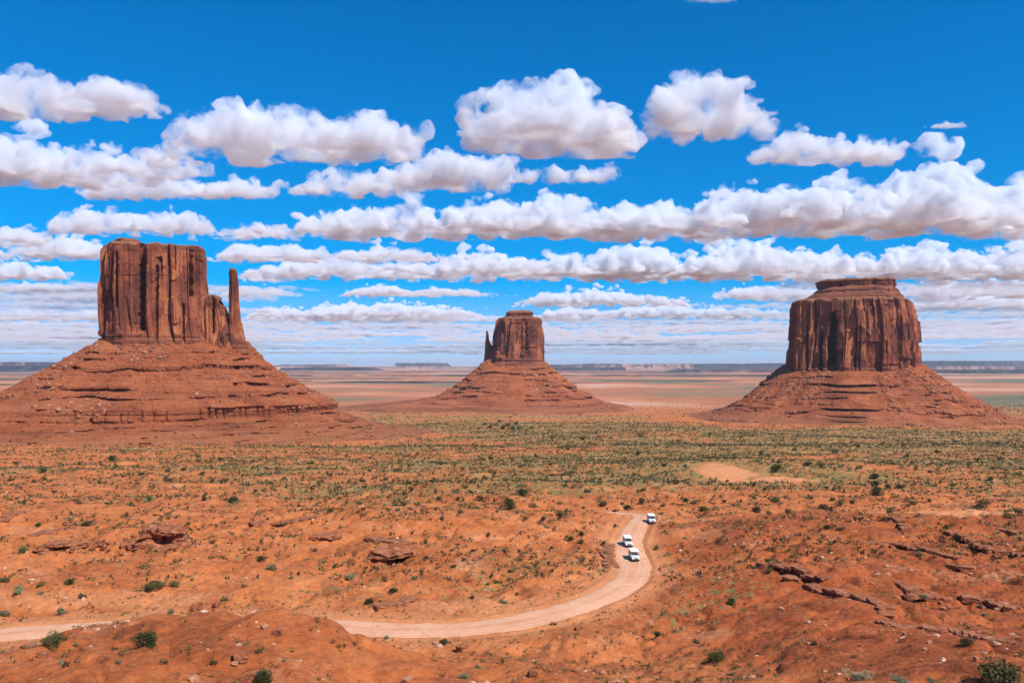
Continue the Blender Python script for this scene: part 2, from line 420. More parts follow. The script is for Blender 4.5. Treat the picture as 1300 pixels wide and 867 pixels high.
BUTTES = [(-408, 940, 250, 210), (640, 1490, 330, 300), (10, 2090, 480, 330)]
def apron(x, y):
    m = np.zeros(x.shape)
    for a, b, rx, ry in BUTTES:
        q = np.hypot((x - a) / rx, (y - b) / ry) + 0.25 * fbm2(x / 120, y / 120, 4, 88)
        m = np.maximum(m, 1 - sstep(0.95, 1.65, q))
    return m
def build_ground():
    u = np.concatenate([-np.tan(np.radians(np.linspace(84, 38.5, 46)))[:-1], np.linspace(-0.78, 0.78, 1050), np.tan(np.radians(np.linspace(38.5, 84, 46)))[1:]])
    Y = np.concatenate([np.linspace(-400, 28, 40)[:-1], np.geomspace(28, 330, 640)[:-1], np.geomspace(330, 4000, 420)[:-1], np.geomspace(4000, 45000, 110)])
    UU, YY = np.meshgrid(u, Y)
    XX = np.clip(UU * np.maximum(YY, 60), -45000, 45000)
    XX = np.where(np.abs(XX) >= 44999, np.sign(XX) * (45000 - 20 * (9.6 - np.abs(UU))), XX)
    x = XX.ravel(); y = YY.ravel(); z = ground_z(x, y)
    nA = fbm2(x / 38, y / 38, 4, 12); nB = fbm2(x / 11, y / 11, 3, 13); nC = fbm2(x / 160, y / 160, 4, 14); nD = fbm2(x / 600, y / 600, 4, 15)
    d, _ = road_dist(x, y)
    pxx = 650 + F * x / np.maximum(y, 1)
    veg = 0.15 + 0.28 * sstep(200, 300, y) + 0.62 * sstep(215, 330, y) * sstep(-0.62, 0.30, x / np.maximum(y, 1) + 0.30 * nC) + 0.28 * nA + 0.12 * nB
    veg = veg + 0.12 * sstep(500, 900, y) + 0.8 * nC
    veg = veg - 0.55 * (1 - sstep(95, 150, y)) - 0.5 * (1 - sstep(4, 11, d))
    dark = 0.95 * sstep(18, 40, x) * (1 - sstep(190, 230, y)) + 0.5 * (1 - sstep(85, 105, y)) * (x < 10) + 0.5 * nA  # redder rock; the right slope's shade is also darkened into this colour
    dark = np.clip(dark, 0, 1) * (1 - sstep(300, 500, y))
    sand = np.zeros(x.shape)
    for a, b, rx, ry, am in SAND:
        sand = np.maximum(sand, am * (1 - sstep(0.65, 1.15, np.sqrt(((x - a) / rx) ** 2 + ((y - b) / ry) ** 2) + 0.42 * nB + 0.45 * nA)))
    sand = np.maximum(sand, 0.65 * (1 - sstep(4.0, 10.0, d + 3.5 * nB + 2.0 * nA)))
    veg = np.clip(veg * (1 - 0.85 * apron(x, y)) - 1.2 * sand, 0, 1)
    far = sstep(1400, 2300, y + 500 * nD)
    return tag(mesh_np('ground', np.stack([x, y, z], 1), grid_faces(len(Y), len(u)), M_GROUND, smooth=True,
                       attrs={'veg': veg, 'dark': dark, 'sand': np.clip(sand, 0, 1), 'far': far}), 'red desert ground with washes, ledges and sparse grass', None, None, 'structure')
def _spot(px, py): return hit([px], [py])[0][:2]
_a = _spot(922, 597); _h = _spot(985, 608); _b = _spot(1225, 649); _c = _spot(120, 762); _d = _spot(905, 806); _e = _spot(640, 770); _g = _spot(870, 678)
SAND = [(_a[0], _a[1], 16, 34, 1.0), (_h[0], _h[1], 17, 15, 1.0), (_b[0], _b[1], 34, 11, 0.9), (_c[0], _c[1], 22, 5, 0.55), (_d[0], _d[1], 5, 5, 0.5), (_e[0], _e[1], 16, 6, 0.6), (_g[0], _g[1], 12, 10, 0.35)]
build_ground()

# the road: a strip just above the flattened bed
T = np.gradient(ROAD, axis=0); T /= np.hypot(T[:, 0], T[:, 1])[:, None]; Nn = np.stack([-T[:, 1], T[:, 0]], 1)
off = np.linspace(-1, 1, 13); hw = np.interp(np.arange(len(ROAD)), [0, 300, 385, 420], [1, 1, 0.8, 0.62]) * 3.25 + 0.5 * fbm2(np.arange(len(ROAD)) / 30.0, np.zeros(len(ROAD)), 3, 60)
RV = []; RT = []
for i in range(len(ROAD)):
    for o_ in off:
        e = 1 + 0.13 * fbm2(np.array([i / 4.0]), np.array([o_ > 0]) * 9.0, 3, 61)[0] * abs(o_)
        p = ROAD[i] + Nn[i] * o_ * hw[i] * e
        RV.append((p[0], p[1], ROAD_Z[i] - 0.06 - 0.16 * abs(o_) ** 6)); RT.append(max(0, 1 - min(abs(abs(o_) - 0.3), abs(abs(o_) - 0.62)) / 0.14))
tag(mesh_np('road', np.array(RV), grid_faces(len(ROAD), len(off)), M_ROAD, smooth=True, attrs={'track': np.array(RT)}), 'pale graded dirt road winding across the red flat', None, None, 'structure')
# ------------------------------------------------------------------ buttes
def superellipse(n, e):
    t = np.linspace(0, 2 * np.pi, 4001); c, s = np.cos(t), np.sin(t)
    return np.sign(c) * np.abs(c) ** (2 / e), np.sign(s) * np.abs(s) ** (2 / e)
def columns(s, z, seed, wmin, wmax, total, wob=3.0):
    """1-D cells along the perimeter: returns cell id, signed position in cell (-1..1), half width"""
    r = np.random.default_rng(seed); b = [0.0]
    while b[-1] < total: b.append(b[-1] + r.uniform(wmin, wmax) * (0.5 + r.random() ** 2 * 1.3))
    b = np.array(b); b *= total / b[-1]
    ss = np.mod(s + wob * fbm2(s / (wmax * 2.5), z / (wmax * 4), 3, seed + 5), total)
    i = np.clip(np.searchsorted(b, ss, 'right') - 1, 0, len(b) - 2)
    hwid = (b[i + 1] - b[i]) / 2
    return i, (ss - b[i]) / hwid - 1, hwid
def hash1(i, seed):
    return np.modf(np.abs(np.sin((i + 1) * 127.1 + seed * 311.7) * 43758.5453))[0]
def tower(name, prof, Yc, depth, mat, parent, seed, e=3.6, npts=900, nz=150, rel=1.0, cracks=(), bedtop=0.06, bedbot=0.16, rough_top=1.0, yaw=0.0, topz=1.0, flute=1.0):
    """prof: [(left px, right px, row)] of the photo's outline from rim to foot; depth: half depth in metres along the view, or list like prof"""
    rows = np.array([p[2] for p in prof], float); Ls = np.array([p[0] for p in prof], float); Rs = np.array([p[1] for p in prof], float)
    rr = np.linspace(rows[0], rows[-1], nz)
    L = np.interp(rr, rows, Ls); Rr = np.interp(rr, rows, Rs)
    dep = np.interp(rr, rows, depth) if np.ndim(depth) else np.full(nz, float(depth))
    # the outline is seen on the block's nearer part
    XL = np.array([at(a, b, Yc - 0.62 * g).x for a, b, g in zip(L, rr, dep)]); XR = np.array([at(a, b, Yc - 0.62 * g).x for a, b, g in zip(Rr, rr, dep)])
    Z = np.array([at(650, b, Yc - 0.62 * dep.mean()).z for b in rr])
    ca = (XL + XR).mean() / 2 / (Yc - 0.62 * dep.mean()); yawA = math.atan(ca)
    cl = (XL + XR) / 2 - (XL + XR).mean() / 2; a = (XR - XL) / 2 * math.cos(yawA)
    X0c = ca * Yc
    cx = cl
    a0, d0 = a.mean(), dep.mean()
    ex, ey = superellipse(0, e)
    seg = np.concatenate([[0], np.cumsum(np.hypot(np.diff(ex) * a0, np.diff(ey) * d0))]); tot = seg[-1]
    sa = np.linspace(0, tot, npts, endpoint=False)
    ux = np.interp(sa, seg, ex); uy = np.interp(sa, seg, ey)
    tx = np.gradient(ux * a0); ty = np.gradient(uy * d0); tx = np.roll(ux, -1) * a0 - np.roll(ux, 1) * a0; ty = np.roll(uy, -1) * d0 - np.roll(uy, 1) * d0
    nl = np.hypot(tx, ty); nx, ny = ty / nl, -tx / nl
    S, ZZ = np.meshgrid(sa, Z); UX, _ = np.meshgrid(ux, Z); UY, _ = np.meshgrid(uy, Z); NX, _ = np.meshgrid(nx, Z); NY, _ = np.meshgrid(ny, Z)
    X = cx[:, None] + a[:, None] * UX; Y = dep[:, None] * UY
    H = Z[0] - Z[-1]; q = (Z[0] - ZZ) / H                       # 0 rim .. 1 foot
    k = a0 / 90.0 * rel
    i1, t1, h1 = columns(S, ZZ, seed, 12 * k, 46 * k, tot, 2.2 * k)
    i2, t2, h2 = columns(S + 7.0, ZZ, seed + 1, 4 * k, 17 * k, tot, 1.6 * k)
    i3, t3, h3 = columns(S + 3.0, ZZ, seed + 2, 1.6 * k, 5 * k, tot, 0.8 * k)
    d = (hash1(i1, seed) - 0.55) * 8 * k * flute + (hash1(i1, seed + 2) - 0.5) * t1 * h1 * 0.85 + (hash1(i1 + 50 * np.floor(q * 2.3 + hash1(i1, seed + 20)), seed + 21) - 0.5) * 3.6 * k
    zc = 0.25 + 0.6 * hash1(i1, seed + 3) + 0.02 * pn2(S / (5 * k), 0 * S, seed)       # some slabs end part way up
    d = d - np.where(q < zc, 3.2 * k, 0) * (hash1(i1, seed + 7) > 0.5)
    d = d - 6.0 * k * np.exp(-((1 - np.abs(t1)) * h1 / (0.55 * k)) ** 1.0) * (hash1(i1, seed + 9) > 0.35)
    zb2 = np.floor(q * (2.0 + 3.0 * hash1(i2, seed + 6)) + hash1(i2, seed + 8) + 0.05 * t2)
    d = d + (hash1(i2 + 100 * zb2, seed + 4) - 0.5) * 3.4 * k + (hash1(i2 + 37 * zb2, seed + 5) - 0.5) * t2 * h2 * 0.8 - 2.4 * k * np.exp(-((1 - np.abs(t2)) * h2 / (0.4 * k)) ** 1.0) * (hash1(i2 + 9 * zb2, seed + 12) > 0.62)
    zb3 = np.floor(q * (4.0 + 6.0 * hash1(i3, seed + 6)) + hash1(i3, seed + 8))
    d = d + (hash1(i3 + 61 * zb3, seed + 14) - 0.5) * 1.1 * k - 0.5 * k * (np.abs(t3) > 0.85) * (hash1(i3 + zb3, seed + 15) > 0.6)
    d = d - 1.2 * k
    body = sstep(0, bedtop + 0.03, q) * (1 - 0.8 * sstep(1 - bedbot, 1 - bedbot * 0.7, q))
    d = d * (0.25 + 0.75 * body)
    d = d + 3.0 * k * fbm3(X / (40 * k), Y / (40 * k), ZZ / (60 * k), 4, seed) + 1.0 * k * fbm3(X / (7 * k), Y / (7 * k), ZZ / (11 * k), 4, seed + 2)
    bed = np.maximum(1 - sstep(bedtop * 0.6, bedtop * 1.5 + 0.02, q + 0.02 * pn2(S / 20, ZZ / 9, 3)), sstep(1 - bedbot * 1.1, 1 - bedbot * 0.8, q + 0.03 * pn2(S / 25, ZZ * 0, 4)))
    st = np.floor(ZZ / (3.1 * k) + 0.4 * pn2(S / 30, ZZ / 20, 9)); d = d + bed * ((hash1(st, seed + 11) - 0.45) * 3.4 * k)
    for cpx, r0, r1, wid, dp in cracks:
        z0, z1 = at(cpx, r0, Yc).z, at(cpx, r1, Yc).z; xc = (at(cpx, (r0 + r1) / 2, Yc - 0.8 * d0).x - ca * (Yc - 0.8 * d0)) * math.cos(yawA)
        xx = X + wid * 0.6 * fbm2(ZZ / (14 * k), ZZ * 0 + cpx, 3, 21)
        d = d - dp * np.exp(-((xx - xc) / wid) ** 4) * sstep(z1 - 4 * k, z1 + 4 * k, ZZ) * (1 - sstep(z0 - 4 * k, z0 + 4 * k, ZZ)) * (UY < 0.2)
    rim = np.exp(-q / 0.012); d = d - rim * 2.0 * k
    X = X + NX * d; Y = Y + NY * d
    zt = 1.8 * k * rough_top * fbm3(X / (14 * k), Y / (14 * k), 0 * X, 3, seed + 31) + 3.0 * k * topz * fbm2(S / (22 * k), 0 * S, 3, seed + 33)
    ZW = ZZ + zt * (1 - sstep(0.0, 0.35, q)) * 1.0
    V = [np.stack([X.ravel(), Y.ravel(), ZW.ravel()], 1)]; bedA = [bed.ravel()]; topA = [np.zeros(X.size)]
    faces = [grid_faces(nz, npts, True)]
    # closed uneven top
    n0 = X.size; fr = np.array([0.96, 0.88, 0.76, 0.6, 0.42, 0.22, 0.06]); cxm, cym = X[0].mean(), Y[0].mean()
    tops = []
    for j, f_ in enumerate(fr):
        x = cxm + (X[0] - cxm) * f_; y = cym + (Y[0] - cym) * f_
        z = ZW[0] * f_ + ZW[0].mean() * (1 - f_) + 1.4 * k * rough_top * (1 + fbm2(x / (18 * k), y / (18 * k), 3, seed + 35)) * (1 - f_ ** 4)
        tops.append(np.stack([x, y, z], 1))
    V += tops; bedA.append(np.zeros(npts * len(fr))); topA.append(np.ones(npts * len(fr)))
    idx = np.concatenate([[np.arange(npts)], n0 + np.arange(npts * len(fr)).reshape(len(fr), npts)])
    A, B = idx[:-1], idx[1:]
    faces.append(np.stack([A, B, np.roll(B, -1, 1), np.roll(A, -1, 1)], -1).reshape(-1, 4))
    V = np.concatenate(V)
    cw, sw = math.cos(-yawA), math.sin(-yawA)
    V = np.stack([X0c + V[:, 0] * cw - V[:, 1] * sw, Yc + V[:, 0] * sw + V[:, 1] * cw, V[:, 2]], 1); topa = np.concatenate(topA); topa[:npts * 3] = 0.6
    o = mesh_np(name, V, faces, mat, parent, smooth=False, attrs={'bed': np.concatenate(bedA), 'top': topa})
    return o
def talus(name, cx, Yc, a, b, profs, mat, parent, seed, e=3.0, npts=1000, dz=0.9, k=1.0, ledges=(), low=(0, 0), yoff=0.0, wedge=0.0):
    """profs: (right, left, front) lists of (distance outward, z); ledges: (z top, height, strength); a, b: the tower's half sizes"""
    zt = max(p[0][1] for p in profs) + 6 * k; zb = min(p[-1][1] for p in profs)
    Z = np.arange(zt, zb, -dz); nz = len(Z)
    th = np.linspace(0, 2 * np.pi, npts, endpoint=False); c, s = np.cos(th), np.sin(th)
    fx = a * np.sign(c) * np.abs(c) ** (2 / e); fy = b * np.sign(s) * np.abs(s) ** (2 / e)
    def S_of(p):
        zz = np.array([q[1] for q in p][::-1]); ss = np.array([q[0] for q in p][::-1], float)
        out = np.interp(Z, zz, ss); up = Z > zz[-1]; out[up] = -(Z[up] - zz[-1]) * 1.3; return out
    SR, SL, SF = (S_of(p) for p in profs)
    wr = np.clip(c, 0, 1) ** 2; wl = np.clip(-c, 0, 1) ** 2; wf = 1 - wr - wl
    S = SR[:, None] * wr + SL[:, None] * wl + SF[:, None] * wf
    ZZ = np.repeat(Z[:, None], npts, 1)
    arc = th[None, :] * (a + b) / 2 * 1.6 + 0 * ZZ
    smax = S.max()
    # ledges: hold the distance through the ledge's height, only where rubble does not bury it
    cliffy = np.zeros(S.shape)
    for zl, hgt, stg in ledges:
        zl_ = zl + 4.0 * k * fbm2(arc / (55 * k), 0 * arc, 3, seed + zl)
        msk = sstep(0.0, 0.25, fbm2(arc / (60 * k), 0 * arc + zl, 3, seed + 3) + stg)
        slope = 1.7
        u = np.clip((zl_ - ZZ) / hgt, -1.0, 2.0)                # 0 at the lip, 1 at the ledge's foot
        tri = np.where(u < 0, (1 + u), np.where(u < 1, 1 - 2 * u, -(2 - u)))   # outward above, inward below
        S = S + msk * tri * hgt * slope * 0.40
        inb = sstep(0.0, 0.12, u) * (1 - sstep(0.88, 1.0, u)) * msk
        i1, t1, h1 = columns(arc, ZZ * 0, int(seed + 50 + abs(zl) * 3), 3 * k, 9 * k, arc.max() + 1, 1.2 * k)
        S = S - inb * (4.0 * k * (hash1(i1, 5) > 0.5) * hash1(i1, 6) + 3.0 * k * (hash1(i1, 8) > 0.3) * np.exp(-((1 - np.abs(t1)) * h1 / (0.8 * k)) ** 1.5))
        cliffy = np.maximum(cliffy, inb)
    g = np.clip(S, 0, None) / max(smax, 1)
    ra = fbm2(arc / (28 * k), S / (160 * k), 4, seed + 7)
    S = S + (1 - cliffy) * ((6.0 * k * ra + 9.0 * k * fbm2(arc / (90 * k), S / (300 * k), 3, seed + 17) - 3.5 * k * np.exp(-(np.abs(fbm2(arc / (34 * k), S / (120 * k), 3, seed + 19)) / 0.28) ** 2)) * sstep(0, 0.2, g) + wedge * np.exp(-((th[None, :] - 1.5 * np.pi) / 0.16) ** 2) * sstep(0, 0.1, g))
    X = cx + fx * 1 + np.cos(th) * S; Y = Yc + fy + np.sin(th) * S
    n3 = fbm3(X / (6 * k), Y / (6 * k), ZZ / (4 * k), 4, seed + 9)
    S2 = (1 - cliffy * 0.5) * (1.6 * k * n3 + 1.1 * k * np.clip(fbm3(X / (2.6 * k), Y / (2.6 * k), ZZ / (2.0 * k), 3, seed + 29), 0, 1) * 2) + 0.9 * k * (hash1(np.floor(ZZ / (1.9 * k) + 0.6 * pn2(arc / (45 * k), ZZ / 9, 41)), 3) - 0.5)
    X = X + np.cos(th) * S2; Y = Y + np.sin(th) * S2
    yw = -math.atan2(cx, Yc); xr, yr = X - cx, Y - Yc
    X = cx + xr * math.cos(yw) - yr * math.sin(yw); Y = Yc + xr * math.sin(yw) + yr * math.cos(yw)
    bed = np.clip(0.35 + 0.9 * fbm2(arc / (55 * k), ZZ / (18 * k), 3, seed + 13) + cliffy, 0, 1)
    lo = 1 - sstep(low[0], low[1], ZZ + 5 * k * ra) if low[1] > low[0] else 0 * ZZ
    V = np.stack([X.ravel(), Y.ravel(), ZZ.ravel()], 1)
    o = mesh_np(name, V, grid_faces(nz, npts, True), mat, parent, smooth=False, attrs={'bed': bed.ravel(), 'low': lo.ravel()})
    return o, X, Y, ZZ, cliffy
bvR, bfR = ICO1
def rubble(name, P, sizes, mat, parent, seed, tint=None, flat=0.75):
    r = np.random.default_rng(seed); n = len(P); nv = len(bvR)
    sc = sizes[:, None, None] * r.uniform(0.6, 1.25, (n, 1, 3)) * np.array([1, 1, flat])
    jig = 1 + r.uniform(-0.28, 0.28, (n, nv, 1))
    an = r.uniform(0, 2 * np.pi, n); ca, sa = np.cos(an), np.sin(an)
    W = bvR[None] * jig * sc
    W = np.stack([W[..., 0] * ca[:, None] - W[..., 1] * sa[:, None], W[..., 0] * sa[:, None] + W[..., 1] * ca[:, None], W[..., 2] + 0.25 * W[..., 0] * r.uniform(-1, 1, (n, 1))], -1) + P[:, None, :]
    fc = (bfR[None] + (np.arange(n) * nv)[:, None, None]).reshape(-1, 3)
    t = np.repeat(tint if tint is not None else np.zeros(n), nv)
    return mesh_np(name, W.reshape(-1, 3), fc, mat, parent, attrs={'tint': t})
def talus_rubble(X, Y, Z, cl, n, smin, smax, parent, seed, bias=None, zmin=-1e9):
    r = np.random.default_rng(seed); nz, nt = X.shape
    i = r.integers(4, nz - 1, n * 3); j = r.integers(0, nt, n * 3)
    P = np.stack([X[i, j], Y[i, j], Z[i, j]], 1)
    cl_ = fbm2(P[:, 0] / (smax * 10), P[:, 1] / (smax * 10), 3, seed)
    keep = (r.random(len(P)) < 0.18 + 1.3 * cl_) & (P[:, 2] > zmin)
    if bias is not None: keep |= (bias(P) > r.random(len(P)))
    P = P[keep][:n]
    s = smin + (smax - smin) * (0.18 * r.random(len(P)) + 0.82 * r.random(len(P)) ** 14)
    tint = np.clip(r.random(len(P)) ** 5 * 0.35, 0, 1)
    if bias is not None: tint = np.maximum(tint, bias(P) * r.uniform(0.2, 0.9, len(P)))
    o = rubble('rubble', P, s, M_ROCK, parent, seed + 1, tint)
    o['kind'] = 'stuff'; return o

# --- left: the mitten-shaped butte with a slim thumb of rock
YW = 950.0; mw = YW / F
bt = empty('butte', at(215, 560, YW)); bt_inv = bt.location.copy()
tag(bt, 'broad mitten shaped butte with a slim free standing thumb of rock on its right', 'butte', 'red sandstone buttes')
def under(parent, o):
    o.parent = parent; o.matrix_parent_inverse = Matrix.Translation(-parent.location); return o
t_main = tower('cliff', [(140, 262, 311), (137, 264.5, 314), (135, 266, 322), (134, 267, 345), (133, 268, 380), (134, 270, 415), (133, 274, 437), (129, 278, 446)], YW, [56, 59, 60, 61, 62, 63, 66, 70], M_CLIFF, None, 3,
      e=4.2, npts=1100, nz=190, rel=0.9, topz=1.6, rough_top=1.6, cracks=[(181, 296, 422, 3.0, 20), (199, 345, 437, 1.5, 7), (149, 330, 395, 1.6, 8), (244, 312, 380, 2.4, 11), (222, 300, 350, 1.2, 4), (233, 390, 437, 1.3, 6)])
under(bt, t_main)
under(bt, tower('crown_block', [(150, 177, 302.5), (146, 181, 305), (143, 183, 310), (142, 184, 318)], YW - 16, [24, 30, 34, 36], M_CLIFF, None, 9, e=2.8, npts=300, nz=30, rel=1.6, bedtop=0.5, bedbot=0.3, topz=1.5))
under(bt, tower('shoulder', [(262, 281, 374), (258, 286, 384), (256, 289, 400), (254, 291, 425), (252, 293, 444), (250, 296, 458)], YW + 0, [20, 26, 30, 36, 40, 44], M_CLIFF, None, 14, e=3.0, npts=420, nz=90, rel=1.9, bedtop=0.02, bedbot=0.12, topz=2.2,
      cracks=[(271, 375, 425, 1.6, 9), (282, 380, 440, 1.4, 9)]))
under(bt, tower('thumb', [(292.5, 300.5, 340.5), (291.5, 302.5, 346), (291.5, 303.5, 362), (290, 304, 385), (289, 306, 408), (288, 309, 424), (287, 312, 438), (286, 315, 449)], YW - 10, [5, 6, 7, 8, 9, 11, 15, 19], M_CLIFF, None, 23, e=3.0, npts=260, nz=130, rel=3.4, bedtop=0.05, bedbot=0.16, flute=0.6))
zL = lambda row, D: at(650, row, D).z
o_, X_, Y_, Z_, C_ = talus('talus_slope', at(221, 440, YW).x, YW, 84, 56, (
    [(0, 26), (18, 6), (30, -3), (98, -44), (106, -53), (152, -74), (230, -88), (300, -98)],
    [(0, 24), (40, 0), (52, -6), (120, -44), (160, -56), (215, -74), (260, -92), (320, -100)],
    [(0, 25), (26, 3), (36, -4), (92, -42), (112, -56), (150, -71), (190, -84), (240, -98)]), M_TALUS, None, 5, npts=1300, dz=0.8, k=1.0,
    ledges=[(14, 2.2, 0.1), (8, 2.5, 0.1), (-1, 4.5, 0.55), (-12, 2, -0.05), (-21, 4, 0.15), (-31, 3.5, 0.3), (-43, 13, 0.7), (-60, 2.6, 0.35), (-64.5, 2.4, 0.4), (-69, 3.0, 0.5), (-74, 2.6, 0.5), (-78, 2.2, 0.4)], low=(-84, -58))
under(bt, o_)
_wx, _wz = at(95, 515, 800).x, at(95, 515, 800).z
under(bt, talus_rubble(X_, Y_, Z_, C_, 16000, 0.32, 3.6, None, 61, lambda P: 0.5 * np.exp(-((P[:, 0] - _wx) / 60) ** 2 - ((P[:, 2] + 40) / 5.5) ** 2), zmin=-84))

# --- centre: the smaller, more distant butte
YE = 2100.0
be = empty('butte', at(655, 505, YE))
tag(be, 'smallest and most distant butte, capped block with a short spire at its left', 'butte', 'red sandstone buttes')
M_CLIFF2 = M_CLIFF
under(be, tower('cliff', [(634, 687.5, 403), (631, 689, 407), (629.5, 688.5, 414), (627, 690, 428), (625, 690.5, 442), (622, 691, 456), (618, 693, 465)], YE, [60, 66, 68, 70, 72, 74, 80], M_CLIFF2, None, 33, e=3.0, npts=620, nz=120, rel=1.25, bedbot=0.18, flute=0.7,
      cracks=[(640, 412, 452, 5, 7), (668, 410, 445, 4, 6)]))
under(be, tower('cap_rock', [(646, 674, 394.5), (643, 677, 397), (642, 676.5, 401), (640, 678, 406)], YE, [26, 32, 33, 36], M_CLIFF2, None, 37, e=2.6, npts=300, nz=24, rel=2.4, bedtop=1.0, bedbot=0.5, flute=0.5, topz=1.5))
under(be, tower('spire', [(617.4, 618.6, 419.5), (616.9, 619.6, 424), (616.4, 620.4, 434), (615.8, 624, 440), (615.2, 629, 448), (613, 640, 463)], YE, [3, 4, 5, 9, 20, 34], M_CLIFF2, None, 41, e=2.6, npts=220, nz=70, rel=2.6, bedtop=0.03, flute=0.6))
o_, X_, Y_, Z_, C_ = talus('talus_slope', at(654, 460, YE).x, YE, 78, 62, (
    [(0, 8), (20, -10), (78, -54), (86, -62), (150, -94), (182, -106), (280, -116), (360, -124)],
    [(0, 10), (24, -10), (84, -58), (118, -78), (180, -93), (300, -104), (420, -113), (520, -124)],
    [(0, 8), (22, -8), (84, -52), (150, -84), (210, -98), (300, -107), (400, -116), (460, -124)]), M_TALUS, None, 15, npts=900, dz=1.3, k=1.7,
    ledges=[(-8, 4, 0.0), (-20, 5, 0.2), (-37, 4, 0.1), (-52, 6, 0.4), (-64, 4, 0.2), (-74, 6, 0.4), (-83, 4, 0.3), (-90, 4, 0.45), (-97, 4, 0.45), (-103, 3, 0.4)], low=(-116, -92))
under(be, o_)
under(be, talus_rubble(X_, Y_, Z_, C_, 7000, 0.7, 5.0, None, 71, zmin=-108))

# --- right: the massive flat-topped butte
YM = 1500.0
bm_ = empty('butte', at(1082, 540, YM))
tag(bm_, 'massive flat topped block shaped butte with deep dark clefts on its left', 'butte', 'red sandstone buttes')
under(bm_, tower('cliff', [(999, 1154, 379.5), (996.5, 1157.5, 384), (996, 1160, 392), (995.5, 1163, 408), (995, 1165, 428), (993.5, 1165.5, 448), (992, 1165.5, 470), (989, 1167, 478)], YM, [106, 109, 111, 112, 114, 115, 117, 120], M_CLIFF, None, 53, e=3.2, npts=1150, nz=150, rel=0.85, bedtop=0.05, bedbot=0.12, flute=0.75,
      cracks=[(1058, 402, 488, 5.0, 50), (1053, 430, 488, 3.0, 40), (1041, 425, 472, 2.8, 22), (1022.5, 392, 472, 2.0, 16), (1005, 390, 472, 2.2, 16), (1032, 384, 420, 1.6, 8), (1100, 400, 430, 2, 3), (1142, 396, 460, 2.4, 5)]))
under(bm_, tower('stepped_cap', [(1042, 1128.5, 361.5), (1032, 1138.5, 367), (1024, 1146.5, 374), (1016, 1151.5, 379), (1014, 1152.5, 384)], YM, [60, 78, 90, 98, 102], M_CLIFF, None, 57, e=2.8, npts=700, nz=60, rel=1.0, bedtop=1.0, bedbot=0.6, flute=0.35))
under(bm_, tower('rim_rock', [(1036, 1135.5, 354), (1033, 1137.5, 356.5), (1034, 1137.5, 362), (1038, 1133.5, 367)], YM, [62, 66, 65, 60], M_CLIFF, None, 59, e=3.0, npts=600, nz=26, rel=1.0, bedtop=1.0, bedbot=0.5, flute=1.6, topz=0.8, rough_top=0.7))
o_, X_, Y_, Z_, C_ = talus('talus_slope', at(1082, 470, YM).x, YM, 127, 105, (
    [(0, -8), (40, -38), (100, -78), (138, -94), (185, -104), (250, -112), (330, -124)],
    [(0, -6), (30, -30), (74, -68), (116, -88), (165, -100), (250, -110), (330, -124)],
    [(0, -6), (20, -16), (62, -44), (112, -72), (150, -88), (190, -96), (260, -106), (330, -120)]), M_TALUS, None, 25, npts=1100, dz=1.0, k=1.35,
    ledges=[(-22, 2.5, -0.05), (-32, 4, 0.15), (-46, 2.5, -0.05), (-58, 2.5, 0.0), (-67, 2, 0.1), (-74, 4, 0.15), (-80, 2, 0.1), (-87, 2.5, 0.15), (-93, 3, 0.15)], low=(-106, -76), wedge=16.0)
under(bm_, o_)
under(bm_, talus_rubble(X_, Y_, Z_, C_, 12000, 0.5, 5.0, None, 81, zmin=-104))
# ------------------------------------------------------------------ far mesas along the horizon, and the air
def m_mesa():
    k = NT('far_mesa_rock')
    c = k.ramp(k.noise(1.0, 4, 0.6, k.scaled((0.0009, 0.0009, 0.02))), [(0.35, (0.16, 0.085, 0.07)), (0.5, (0.36, 0.19, 0.14)), (0.65, (0.52, 0.31, 0.24))])
    zz = k.n('ShaderNodeSeparateXYZ'); k.link(k.pos, zz.inputs[0])
    k.colour(c); return k.m
M_MESA = m_mesa()
M_MESA_SHADE = m_plain('cloud_shaded_mesa', (0.040, 0.040, 0.034), 0.95, 0, 0.05, 0.1)  # cloud shadow on the far plateaus, painted as a dark base colour
def mesa(x0, x1, toprow, footrow, Y, seed, depth=3500.0, wig=0.5, label='', n=None, mat=None):
    mp = Y / F; n = n or int((x1 - x0) * 2.2)
    u = np.linspace(x0, x1, n); x = (u - 650) * mp
    zt = (463 - toprow) * mp; zf = -128.0; H = zt - zf
    endf = sstep(0, 0.06, (u - x0) / (x1 - x0)) * sstep(0, 0.06, (x1 - u) / (x1 - x0))
    f = fbm2(x / (H * 9), x * 0, 5, seed)
    front = Y + H * 5 * wig * f + H * 1.2 * np.abs(fbm2(x / (H * 2.2), x * 0, 3, seed + 2)) + (1 - endf) * depth * 0.4
    hgt = H * (0.86 + 0.16 * np.round(2.2 * fbm2(x / (H * 14), x * 0, 3, seed + 4)) / 2 + 0.05 * fbm2(x / (H * 2), x * 0, 3, seed + 5)) * (0.25 + 0.75 * endf)
    rows = []
    for s_, h_ in ((1.9, -0.06), (1.5, 0.02), (1.0, 0.18), (0.62, 0.36), (0.45, 0.48), (0.40, 0.50), (0.33, 0.72), (0.22, 0.75), (0.16, 0.97), (0.0, 1.0)):
        rows.append(np.stack([x, front - s_ * H * 1.5 + H * 0.25 * fbm2(x / (H * 0.8), x * 0 + s_, 3, seed + 7), zf + hgt * h_], 1))
    for s_, h_ in ((0.3, 1.01), (0.8, 0.98), (1.0, -0.05)):
        rows.append(np.stack([x, front + s_ * depth, zf + hgt * h_], 1))
    return tag(mesh_np('hills', np.concatenate(rows), grid_faces(len(rows), n), mat or M_MESA), label, None, None, 'structure')
mesa(-160, 100, 457.5, 470, 17000, 1, label='far pinkish mesa at the left horizon')
mesa(345, 420, 462, 468, 24000, 2, label='low far mesa right of the left butte')
